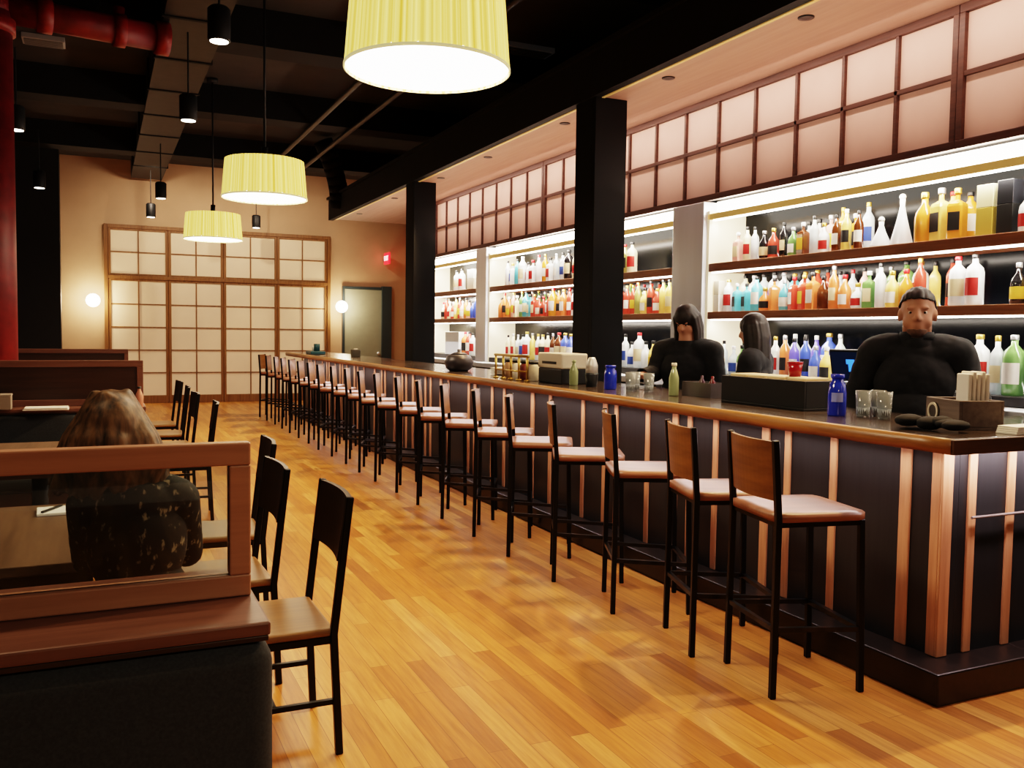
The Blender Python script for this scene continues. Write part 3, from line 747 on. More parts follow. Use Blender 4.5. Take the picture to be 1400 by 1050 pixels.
run(1, 0, 10.5, 8.7, [('white', 'cream'), ('white', 'clear'), ('gold', 'white'), ('white', 'cream'), ('clear', 'brown'), ('red', 'blue')], ['large', 'slim'], .14, scale=1.05)
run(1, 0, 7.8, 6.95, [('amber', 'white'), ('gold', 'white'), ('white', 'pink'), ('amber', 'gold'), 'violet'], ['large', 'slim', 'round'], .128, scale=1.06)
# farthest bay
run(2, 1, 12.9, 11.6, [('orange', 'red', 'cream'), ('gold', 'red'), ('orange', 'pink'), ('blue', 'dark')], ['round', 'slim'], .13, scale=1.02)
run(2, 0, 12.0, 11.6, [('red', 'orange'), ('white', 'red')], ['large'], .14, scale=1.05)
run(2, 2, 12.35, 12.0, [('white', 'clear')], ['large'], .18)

def case(name, lab, cat, loc, d, m, m2):
    t = thing(name, lab, cat, loc)
    MB().box((-d[0], -d[1], 0), (d[0], d[1], d[2] * .55), .003).obj('lower_half', m, t)
    MB().box((-d[0], -d[1], d[2] * .551), (d[0], d[1], d[2]), .003).obj('lid', m2, t)
    return t
MB_ = mat('gold_card', (216, 186, 92), .35, .3, emit=.12)
case('gift_box', 'gold cardboard bottle box with pale lid on the top shelf', 'box', (4.80, 3.66, 2.117), (.05, .055, .30), MB_, mat('pale_gold_card', (240, 228, 176), .4, emit=.15))
case('gift_box', 'black cardboard bottle box beside the gold box on the top shelf', 'box', (4.80, 3.53, 2.117), (.05, .05, .31), M_black, mat('black_card', (34, 36, 42), .4))
case('carton', 'white carton standing at the left end of the nearest bay, middle shelf', 'box', (4.79, 6.172, 1.709), (.04, .035, .26), M_white, M_offw)
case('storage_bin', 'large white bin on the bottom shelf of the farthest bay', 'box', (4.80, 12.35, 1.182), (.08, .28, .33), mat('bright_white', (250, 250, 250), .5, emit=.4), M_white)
case('storage_bin', 'pale box on the top shelf of the farthest bay', 'box', (4.82, 11.75, 2.117), (.06, .12, .28), M_offw, M_white)
# white conical decanters
for i, (y, h, lab) in enumerate(((4.47, .17, 'white cone shaped decanter on the top shelf, left of a taller one'), (4.30, .30, 'tall white flared decanter on the top shelf beside amber bottles'))):
    t = thing('decanter', lab, 'decanter', (4.80, y, 2.117))
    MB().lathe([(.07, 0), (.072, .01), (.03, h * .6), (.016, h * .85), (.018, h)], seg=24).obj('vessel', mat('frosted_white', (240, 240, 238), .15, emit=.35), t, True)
    MB().ball((0, 0, h + .014), .022, 2).obj('stopper', M_white, t, True)

# ------------------------------------------------------------------ things on the counter
CZ = 1.1175
def bottle_plain(name, lab, cat, loc, h, r, m, capm, nr=.35):
    t = thing(name, lab, cat, loc)
    MB().lathe([(r * .95, 0), (r, .006), (r, h * .55), (r * nr * 1.3, h * .78), (r * nr, h * .82), (r * nr, h * .93)], seg=22).obj('body', m, t, True)
    MB().lathe([(r * nr * 1.15, h * .9), (r * nr * 1.2, h * .91), (r * nr * 1.2, h)], seg=16).obj('cap', capm, t, True)
    return t
M_blue = mat('cobalt_glass', (36, 52, 150), .12, coat=.5, emit=.10)
M_greeng = mat('grey_green_glass', (150, 160, 120), .15, coat=.4)
t = bottle_plain('water_bottle', 'cobalt blue water bottle on the counter beside the black bin', 'bottle', (3.30, 3.31, CZ), .205, .045, M_blue, M_blue, .62)
MB().lathe([(.0478, .07), (.0478, .115)], seg=14, a0=PI + .2, a1=PI + 1.4).obj('paper_label', mat('pale_blue_label', (150, 160, 220), .5), t, True)
bottle_plain('water_bottle', 'dull blue bottle on the counter left of the staff in black', 'bottle', (3.26, 5.40, CZ), .17, .045, M_blue, M_blue, .7)
bottle_plain('green_bottle', 'pale green bottle on the counter in front of the long haired bartender', 'bottle', (3.32, 4.72, CZ), .21, .032, M_greeng, M_offw, .45)
bottle_plain('green_bottle', 'grey green bottle beside the black and white box on the counter', 'bottle', (3.24, 5.90, CZ), .19, .034, M_greeng, M_greeng, .4)
# black garnish bin
t = thing('garnish_bin', 'long black bar caddy with a pale tray top on the counter', 'bin', (3.44, 3.90, CZ))
b = MB(); b.box((-.12, -.34, 0), (.12, .34, .012), .003).box((-.12, -.34, .012), (-.105, .34, .155), .003).box((.105, -.34, .012), (.12, .34, .155), .003).box((-.105, -.34, .012), (.105, -.325, .155), .003).box((-.105, .325, .012), (.105, .34, .155), .003)
b.obj('bin_body', mat('matt_black_plastic', (20, 20, 20), .5), t)
MB().box((-.104, -.324, .135), (.104, .324, .150), .003).obj('tray', mat('tray_beige', (206, 188, 152), .6), t)
for k in range(4): MB().box((-.09, -.31 + k * .158, .1505), (.09, -.17 + k * .158, .17), .01).obj('insert', mat('insert_tan', (188, 170, 138), .6), t)
t = thing('drinking_cup', 'small dark red cup standing on the black bar caddy', 'cup', (3.42, 3.74, CZ + .171))
MB().lathe([(.032, 0), (.04, .075), (.037, .075), (.029, .006)], seg=22).obj('cup_body', mat('ruby', (150, 26, 34), .2, coat=.4, emit=.1), t, True)
MB().lathe([(.0405, .068), (.042, .07), (.042, .078), (.0405, .08)], seg=22).obj('rim', mat('ruby', (150, 26, 34)), t, True)
M_cg = mat('clear_glass', (200, 206, 208), .06, trans=.75, spec=.6)
GL = [(3.36, 3.20), (3.46, 3.20), (3.38, 3.09)]
def glass0():
    t = thing('drinking_glass', 'x', 'glass', (0, 0, CZ), 0, 'clear glasses beside the blue bottle')
    MB().lathe([(.028, 0), (.03, .004), (.037, .13), (.035, .13), (.027, .012)], seg=24).obj('tumbler', M_cg, t, True)
    MB().lathe([(.0268, .013), (.030, .05)], seg=18).obj('ice', mat('ice', (220, 226, 230), .1, emit=.05), t, True)
    return t
g0 = glass0()
for i, (x, y) in enumerate(GL):
    lab = ['clear tumbler nearest to the cobalt blue bottle on the counter', 'clear tumbler behind two others, close to the bartender', 'clear tumbler at the front of three, on the near counter'][i]
    if i == 0: g0.location = (x, y, CZ); g0['label'] = lab
    else: dup(g0, (x, y, CZ), .3 * i, lab)
for i, (y, x) in enumerate(((5.12, 3.25), (5.02, 3.33), (5.22, 3.35))):
    dup(g0, (x, y, CZ), i, ['clear tumbler left of the pale green bottle, front one', 'clear tumbler right behind the pale green bottle cluster', 'clear tumbler close to the dull blue bottle'][i], 'glasses by the black column')
# napkin caddy with a round disc on its side and paper standing in it
t = thing('napkin_caddy', 'grey wooden napkin caddy with round emblem on the near end of bar', 'caddy', (3.43, 2.70, CZ), math.radians(-20))
M_gw = wood('grey_wood', (122, 108, 100), (96, 84, 78), .6, 'Y')
b = MB(); b.box((-.10, -.13, 0), (.10, .13, .012)).box((-.10, -.13, .012), (-.088, .13, .125), .003).box((.088, -.13, .012), (.10, .13, .125), .003).box((-.088, -.13, .012), (.088, -.118, .125), .003).box((-.088, .118, .012), (.088, .13, .125), .003).box((-.088, -.006, .012), (.088, .006, .12))
b.obj('caddy_box', M_gw, t)
b = MB(); b.cyl((-.106, .06, .065), (-.1, .06, .065), .042, seg=28); b.obj('emblem', mat('emblem_dark', (60, 54, 52), .5), t)
b = MB(); b.lathe([(.030, 0), (.040, 0), (.040, .004), (.030, .004), (.030, 0)], seg=28, caps=False)
o = b.obj('emblem_ring', M_offw, t); o.rotation_euler = (0, -PI / 2, 0); o.location = (-.106, .06, .065)
t = thing('paper_napkins', 'white stack of paper napkins standing upright in the grey caddy', 'napkins', (3.43 - .062 * math.sin(math.radians(20)), 2.70 - .062 * math.cos(math.radians(20)), CZ + .013), math.radians(-20))
for k in range(5): MB().box((-.05 + k * .02, -.046, 0), (-.034 + k * .02, .046, .225 + .01 * (k % 2)), .005).obj('napkin', M_white, t)
# black folded cloth
b = MB()
for k in range(7):
    b.ball((random.uniform(-.05, .05), -.11 + .035 * k, .018 + .004 * (k % 3)), (random.uniform(.05, .075), .045, random.uniform(.018, .032)), 2)
tag(b.obj('bar_cloth', M_cloth, None, True, (3.17, 2.66, CZ + .012)), 'crumpled black bar cloth lying in front of the grey caddy', 'cloth')
t = thing('menu_stack', 'stack of white menus lying on the near end of the counter', 'menus', (3.46, 2.45, CZ), .05)
for k in range(4): MB().box((-.10 + .004 * k, -.045, .008 * k), (.16 + .004 * k, .045, .008 * k + .0075), .001).obj('sheet', M_white, t)
# steel caddy
t = thing('bar_caddy', 'low steel bar caddy with dark red bottles in front of long haired bartender', 'caddy', (3.50, 4.62, CZ))
b = MB(); b.box((-.08, -.15, 0), (.08, .15, .01)).box((-.08, -.15, .01), (-.074, .15, .09)).box((.074, -.15, .01), (.08, .15, .09)).box((-.074, -.15, .01), (.074, -.144, .09)).box((-.074, .144, .01), (.074, .15, .09)); b.obj('caddy_box', mat('dull_steel', (120, 116, 118), .35, .7), t)
MB().lathe([(.022, .012), (.022, .09), (.009, .11), (.009, .13)], (0, -.06, 0), 14).obj('bitters_bottle', mat('dark_red_glass', (90, 30, 34), .2), t, True)
MB().lathe([(.022, .012), (.022, .09), (.009, .11), (.009, .13)], (.01, .06, 0), 14).obj('bitters_bottle', mat('plum_glass', (70, 50, 60), .2), t, True)
# black and white till box
t = thing('receipt_printer', 'black and off white box standing on the counter left of column', 'printer', (3.30, 6.20, CZ))
MB().box((-.11, -.20, 0), (.11, .20, .115), .008).obj('base', M_black, t)
MB().box((-.115, -.205, .116), (.115, .205, .235), .012).obj('cover', M_offw, t)
MB().box((-.117, -.12, .15), (-.114, .12, .17)).obj('slot', M_black, t)
# towel roll / shaker set
t = thing('cocktail_shaker', 'pale shaker with dark base on the counter beside the near column', 'shaker', (3.28, 5.70, CZ))
MB().lathe([(.04, 0), (.048, .09), (.047, .10)], seg=22).obj('base', mat('smoke_steel', (70, 74, 76), .3, .6), t, True)
MB().lathe([(.046, .101), (.044, .16), (.03, .20), (.022, .215)], seg=22).obj('lid', mat('pale_steel', (210, 208, 204), .35, .3), t, True)
# brass service rail
t = thing('service_rail', 'brass service rail with five posts on the counter', 'rail', (3.10, 6.42, CZ))
for k in range(5): MB().cyl((0, k * .155, 0), (0, k * .155, .20), .010, seg=12).cyl((0, k * .155, 0), (0, k * .155, .012), .024, seg=16).obj('post', M_brass, t, True)
MB().cyl((0, -.02, .20), (0, .64, .20), .011, seg=12).obj('top_bar', M_brass, t, True)
MB().cyl((0, 0, .075), (0, .62, .075), .007, seg=10).obj('lower_bar', M_brass, t, True)
for i, (y, cm, lab) in enumerate(((6.50, M_offw, 'white'), (6.66, mat('dusky_red', (110, 44, 40), .4), 'dark red'), (6.82, M_white, 'bright white'), (6.97, mat('tan_jar', (176, 140, 110), .5), 'tan'))):
    t = thing('syrup_jar', '%s jar with black lid behind the brass service rail' % lab, 'jar', (3.20, y, CZ), 0, 'jars behind the brass rail')
    MB().lathe([(.042, 0), (.045, .006), (.045, .12), (.036, .135)], seg=20).obj('jar_body', cm, t, True)
    MB().lathe([(.038, .136), (.038, .158)], seg=20).obj('lid', M_black, t, True)
# dark kettle, plates and far-end things
t = thing('round_pot', 'dark grey round pot on the counter left of the brass rail', 'pot', (3.25, 8.30, CZ))
MB().lathe([(.09, 0), (.13, .03), (.145, .09), (.12, .15), (.09, .165)], seg=28).obj('pot_body', mat('pot_grey', (62, 58, 62), .4, .3), t, True)
MB().lathe([(.09, .166), (.05, .185), (.016, .19), (.02, .215), (.01, .22)], seg=24).obj('lid', mat('pot_lid', (70, 66, 68), .35, .4), t, True)
t = thing('plate_stack', 'stack of white plates on the counter beside the dark pot', 'plates', (3.40, 7.55, CZ))
for k in range(5): MB().lathe([(.06, k * .012), (.12, k * .012 + .01), (.122, k * .012 + .016), (.06, k * .012 + .008)], seg=30).obj('plate', M_white, t, True)
t = thing('tool_tray', 'teal tray of bar tools at the far end of the counter', 'tray', (3.22, 14.7, CZ))
MB().box((-.12, -.2, 0), (.12, .2, .05), .01).obj('tray_body', mat('teal_plastic', (44, 84, 92), .4), t)
MB().cyl((0, -.1, .051), (0, -.1, .17), .05, seg=16).obj('canister', mat('teal_plastic', (44, 84, 92)), t, True)
MB().cyl((0, .08, .051), (0, .08, .13), .04, seg=16).obj('canister', M_white, t, True)
t = thing('tissue_box', 'small dark cube box near the far end of the counter', 'box', (3.47, 13.1, CZ))
MB().box((-.06, -.06, 0), (.06, .06, .11), .006).obj('box_body', mat('dark_olive', (70, 64, 50), .5), t)
MB().box((-.03, -.015, .11), (.03, .015, .125), .004).obj('tissue', M_offw, t)

# POS tablet on the back bar work top
t = thing('till_screen', 'black tablet till with a blue mark on its screen, on the back counter', 'screen', (4.575, 4.43, 1.119), math.radians(14))
MB().box((-.07, -.09, 0), (.07, .09, .015), .004).bar((.0, 0, .012), (-.03, 0, .16), .05, .02).obj('stand', M_black, t)
Mt = Matrix.Rotation(math.radians(-14), 4, 'Y'); Mt.translation = (-.03, 0, .20)
MB().box((-.012, -.165, -.11), (.012, .165, .11), .008, 2, Mt).obj('bezel', M_black, t)
MB().box((-.0135, -.15, -.095), (-.0122, .15, .095), 0, 1, Mt).obj('display', mat('screen_dark', (24, 34, 58), .15, emit=.5), t)
b = MB(); b.box((-.0150, -.034, -.040), (-.0137, .030, .012), .0, 1, Mt).box((-.0150, -.016, .012), (-.0137, .044, .044), .0, 1, Mt); b.obj('screen_mark', mat('screen_blue', (60, 130, 240), .3, emit=1.6), t)

# ------------------------------------------------------------------ booths on the left
XE = .32; XW = -2.88
def booth(y, h_near, label, dlabel, infill):
    """double sided booth: near back faces the camera, glass or panel divider on its cap"""
    t = thing('booth_bench', label, 'bench', (0, y, 0), 0, 'double booth benches on the left')
    MB().box((XW, -.06, 0), (XE - .03, .12, .845), .004).obj('core_wall', M_boothdark, t)
    MB().box((XW, -.225, .858), (XE, .25, .887), .005).obj('cap_ledge', M_booth, t)
    MB().box((XW, -.222, .846), (XE - .004, .25, .8575), .002).obj('under_trim', M_boothdark, t)
    # upholstered backs
    MB().box((XW, -.24, .0), (XE + .008, -.065, .845), .05, 4).obj('backrest', M_fabric, t, True)
    MB().box((XW, .125, .30), (XE - .01, .24, .842), .05, 4).obj('backrest', M_fabric, t, True)
    MB().box((XW, -.76, .34), (XE - .01, -.245, .46), .045, 4).obj('seat_cushion', M_fabric, t, True) if infill != 'glass' else None
    MB().box((XW, .245, .32), (XE - .01, .72, .435), .045, 4).obj('seat_cushion', M_fabric, t, True)
    MB().box((XW, .13, 0), (XE - .03, .66, .318), .004).obj('bench_base', M_boothdark, t)
    if infill != 'glass': MB().box((XW, -.70, 0), (XE - .03, -.245, .335), .004).obj('bench_base', M_boothdark, t)
    d = thing('booth_divider', dlabel, 'divider', (0, y, .888), 0, 'dividers standing on the booth benches')
    w = .355
    f = MB()
    f.box((XW, -.02, .0), (XE - .01, .02, .05), .004).box((XW, -.02, w - .052), (XE - .01, .02, w), .004)
    f.box((XE - .058, -.0205, .05), (XE - .01, .0205, w - .052), .004).box((XW, -.0205, .05), (XW + .05, .0205, w - .052), .004)
    f.box((-1.3, -.0205, .05), (-1.25, .0205, w - .052), .004)
    f.obj('frame', M_frame if infill == 'glass' else M_booth, d)
    if infill == 'glass':
        MB().box((XW + .05, -.004, .05), (-1.3, .004, w - .052)).obj('glass_pane', M_glass, d)
        MB().box((-1.25, -.004, .05), (XE - .058, .004, w - .052)).obj('glass_pane', M_glass, d)
    else:
        MB().box((XW + .05, -.008, .05), (-1.3, .008, w - .052)).box((-1.25, -.008, .05), (XE - .058, .008, w - .052)).obj('infill_panel', M_boothdark, d)
    return t
booth(2.11, .85, 'nearest booth bench with charcoal fabric back and wooden cap ledge', 'wood framed glass divider on top of the nearest booth bench', 'glass')
booth(7.75, .85, 'booth bench farther back with dark wood, beyond the seated woman', 'dark wood panel divider on the booth bench behind the seated woman', 'wood')
booth(11.9, .85, 'farthest booth bench, mostly hidden behind the nearer dark divider', 'farthest dark wood divider, just showing above the nearer one', 'wood')

def table(x0, x1, y0, y1, label):
    t = thing('dining_table', label, 'table', ((x0 + x1) / 2, (y0 + y1) / 2, 0), 0, 'wooden tables at the booths')
    hx, hy = (x1 - x0) / 2, (y1 - y0) / 2
    MB().box((-hx, -hy, .715), (hx, hy, .75), .004).obj('tabletop', M_table, t)
    MB().box((-hx + .03, -hy + .03, .655), (hx - .03, hy - .03, .714), .002).obj('apron', M_boothdark, t)
    for s in (-1, 1):
        MB().cyl((s * hx * .6, 0, .02), (s * hx * .6, 0, .654), .045, seg=18).obj('pedestal', M_metal, t, True)
        MB().lathe([(.28, 0), (.28, .012), (.06, .03)], (s * hx * .6, 0, .0), 32).obj('foot_plate', M_metal, t, True)
table(-1.9, 0.0, 3.14, 4.21, 'brown wooden table seen through the glass divider, in front of seated woman')
table(-1.9, 0.05, 5.55, 6.55, 'dark wooden table before the farther booth bench')
table(-1.9, 0.05, 9.3, 10.7, 'far wooden table beyond the dark divider')

def chair():
    t = thing('dining_chair', 'x', 'chair', (0, 0, 0), 0, 'dark dining chairs along the aisle')
    MB().box((-.21, -.215, .425), (.215, .215, .455), .012, 3).obj('seat', M_chairseat, t)
    b = MB(); bm = b.bm; rows = []
    for i in range(11):
        y = -.2 + .4 * i / 10; cv = -.02 * (1 - (y / .2) ** 2)
        rows.append([bm.verts.new((x + cv, y, z)) for x, z in ((-.218, .69), (-.252, .915), (-.27, .915), (-.236, .69))])
    for A, B in zip(rows, rows[1:]):
        for k in range(4): bm.faces.new((A[k], A[(k + 1) % 4], B[(k + 1) % 4], B[k]))
    bm.faces.new(rows[0]); bm.faces.new(list(reversed(rows[-1])))
    b.obj('backrest', M_chairwood, t)
    for s in (-1, 1):
        b = MB(); b.bar((-.225, s * .215, 0), (-.205, s * .21, .44), .026, bev=.003).bar((-.205, s * .21, .43), (-.262, s * .21, .918), .026, bev=.003); b.obj('leg', M_metal, t)
        MB().bar((.205, s * .215, 0), (.195, s * .205, .424), .026, bev=.003).obj('leg', M_metal, t)
    b = MB()
    for s in (-1, 1): b.bar((-.2, s * .2, .412), (.2, s * .2, .412), .024)
    b.bar((-.2, -.2, .412), (-.2, .2, .412), .024).bar((.2, -.2, .412), (.2, .2, .412), .024); b.obj('seat_frame', M_metal, t)
    b = MB()
    for s in (-1, 1): b.bar((-.21, s * .205, .19), (.2, s * .205, .19), .018)
    b.bar((0, -.2, .19), (0, .2, .19), .018).bar((.198, -.2, .30), (.198, .2, .30), .018); b.obj('stretcher', M_metal, t)
    return t
c0 = chair(); c0.location = (.53, 3.27, 0); c0.rotation_euler.z = PI; c0['label'] = 'nearest dark wooden dining chair with black metal legs, right of the glass divider'
for (x, y, rz, lab) in ((.44, 3.98, 2, 'second dining chair, right behind the nearest chair'), (.55, 4.86, -2, 'third dining chair, mostly hidden behind the second chair'),
                        (.575, 7.5, -4, 'dining chair at the end of the dark booth divider, back to aisle'), (.53, 8.65, 2, 'far dining chair, second beyond the dark booth divider'),
                        (.54, 9.6, -2, 'far dining chair, third beyond the dark booth divider'), (.54, 10.6, 3, 'farthest dining chair along the aisle')):
    dup(c0, (x, y, 0), PI + math.radians(rz), lab)

# things on the tables and ledges
t = thing('paper_napkin', 'folded white napkin with black chopsticks on the table behind the glass', 'napkin', (-.13, 4.02, .751), .05)
MB().box((-.11, -.075, 0), (.10, .075, .012), .003).obj('cloth', mat('bright_napkin', (245, 245, 240), .6, emit=.08), t)
MB().bar((-.09, -.07, .017), (-.02, .06, .017), .012, .006).bar((.03, -.075, .017), (.035, .09, .017), .014, .006).obj('chopstick', M_black, t)
t = thing('caddy_box', 'pale grey box standing on the ledge of the dark booth divider', 'box', (-.74, 7.52, .888))
MB().box((-.14, -.06, 0), (.14, .06, .10), .006).obj('box_body', mat('grey_beige', (150, 136, 124), .6), t)
MB().box((-.142, -.062, .10), (.142, .062, .115), .003).obj('lid', mat('grey_beige2', (172, 158, 146), .6), t)
t = thing('menu_sheets', 'white menu sheets lying on the dark booth ledge', 'menus', (-.37, 7.45, .888))
for k in range(3): MB().box((-.15 + .004 * k, -.10, .006 * k), (.15 - .003 * k, .10, .006 * k + .0055), .001).obj('sheet', M_white, t)
bottle_plain('sauce_bottle', 'small pinkish sauce bottle at the end of the dark booth ledge', 'bottle', (.27, 7.48, .888), .16, .03, mat('pinkish', (190, 130, 110), .4), M_black, .4)

# ------------------------------------------------------------------ people
def remesh(mb, name, m, voxel=.008, smooth=6):
    o = mb.obj(name + '_tmp', m)
    md = o.modifiers.new('r', 'REMESH'); md.mode = 'VOXEL'; md.voxel_size = voxel
    ms = o.modifiers.new('s', 'SMOOTH'); ms.iterations = smooth; ms.factor = .5
    bpy.context.view_layer.update()
    me = bpy.data.meshes.new_from_object(o.evaluated_get(bpy.context.evaluated_depsgraph_get()))
    old = o.data; bpy.data.objects.remove(o); bpy.data.meshes.remove(old)
    me.name = name; me.materials.clear(); me.materials.append(m)
    for p in me.polygons: p.use_smooth = True
    return me
FOLD = bpy.data.textures.new('cloth_folds', 'CLOUDS'); FOLD.noise_scale = .11; FOLD.noise_depth = 2
def shell(body, name, pred, off, m, parent, soft=0):
    """garment: the body's faces in a region, moved out along the normals and closed with thickness"""
    bm = bmesh.new(); bm.from_mesh(body); bm.normal_update()
    bmesh.ops.delete(bm, geom=[f for f in bm.faces if not pred(f.calc_center_median())], context='FACES')
    nr = {v: v.normal.copy() for v in bm.verts}
    for v in bm.verts: v.co += nr[v] * (off(v.co) if callable(off) else off)
    me = bpy.data.meshes.new(name); bm.to_mesh(me); bm.free(); me.materials.append(m)
    for p in me.polygons: p.use_smooth = True
    o = bpy.data.objects.new(name, me); COL.objects.link(o); o.parent = parent
    if soft:
        ms = o.modifiers.new('s', 'SMOOTH'); ms.factor = .5; ms.iterations = soft
        dm = o.modifiers.new('d', 'DISPLACE'); dm.texture = FOLD; dm.strength = .022; dm.mid_level = .42; dm.texture_coords = 'LOCAL'
    md = o.modifiers.new('t', 'SOLIDIFY'); md.thickness = .006; md.offset = 1
    return o
def hand(b, w, fwd, side, palm, s=1.0):
    """palm, four unequal bent fingers and a thumb; w wrist, fwd along the hand, palm = palm normal, side = towards the thumb"""
    w = Vector(w); f = Vector(fwd).normalized(); p = Vector(palm).normalized(); t = Vector(side); t = (t - f * t.dot(f)).normalized()
    k = w + f * .085 * s
    b.cap(w, w + f * .03 * s, .024 * s, .026 * s)
    for i, (off, ln) in enumerate(((.030, .070), (.010, .078), (-.010, .073), (-.029, .058))):
        base_ = k + t * off * s
        b.cap(w + f * .025 * s + t * off * .7 * s, base_, .015 * s, .0105 * s)
        m1 = base_ + (f * .8 + p * .35).normalized() * ln * .55 * s
        b.cap(base_, m1, .0098 * s, .0088 * s); b.cap(m1, m1 + (f * .35 + p * .9).normalized() * ln * .45 * s, .0088 * s, .0075 * s)
    th = w + f * .03 * s + t * .022 * s; th1 = th + (f * .6 + t * .8).normalized() * .042 * s
    b.cap(th, th1, .014 * s, .011 * s); b.cap(th1, th1 + (f * .9 + p * .4).normalized() * .03 * s, .011 * s, .009 * s)
def head(b, c, s=1.0, Mr=None):
    """c = centre of the cranium; forward +y"""
    c = Vector(c); Mr = Mr or Matrix.Identity(3)
    P = lambda x, y, z: c + Mr @ (Vector((x, y, z)) * s)
    R_ = lambda *a: [v * s for v in a]
    b.ball(P(0, -.012, .02), R_(.076, .096, .095), 3, Mr)      # cranium
    b.ball(P(0, .022, -.035), R_(.064, .070, .085), 3, Mr)     # face
    b.ball(P(0, .052, -.088), R_(.036, .034, .030), 2, Mr)     # chin
    for q in (-1, 1):
        b.ball(P(q * .042, .046, -.055), R_(.026, .030, .032), 2, Mr)     # cheeks
        b.ball(P(q * .046, .0, -.078), R_(.022, .04, .03), 2, Mr)         # jaw
        b.ball(P(q * .030, .078, .014), R_(.026, .014, .009), 2, Mr)      # brow
        b.ball(P(q * .080, -.01, -.018), R_(.011, .022, .034), 2, Mr)     # ears
        b.ball(P(q * .012, .094, -.040), R_(.010, .010, .009), 2, Mr)     # nostrils
    b.cap(P(0, .086, .004), P(0, .106, -.036), .010 * s, .014 * s)        # nose
    b.ball(P(0, .083, -.066), R_(.024, .012, .007), 2, Mr); b.ball(P(0, .081, -.077), R_(.021, .012, .007), 2, Mr)   # lips
    return P
def eyes(parent, P, s=1.0):
    for q in (-1, 1):
        e = MB().ball(P(q * .031, .0705, -.008), .0115 * s, 2).obj('eye', M_eye, parent, True)
        MB().ball(P(q * .031, .0790, -.008), .0058 * s, 2).obj('iris', M_iris, e, True)
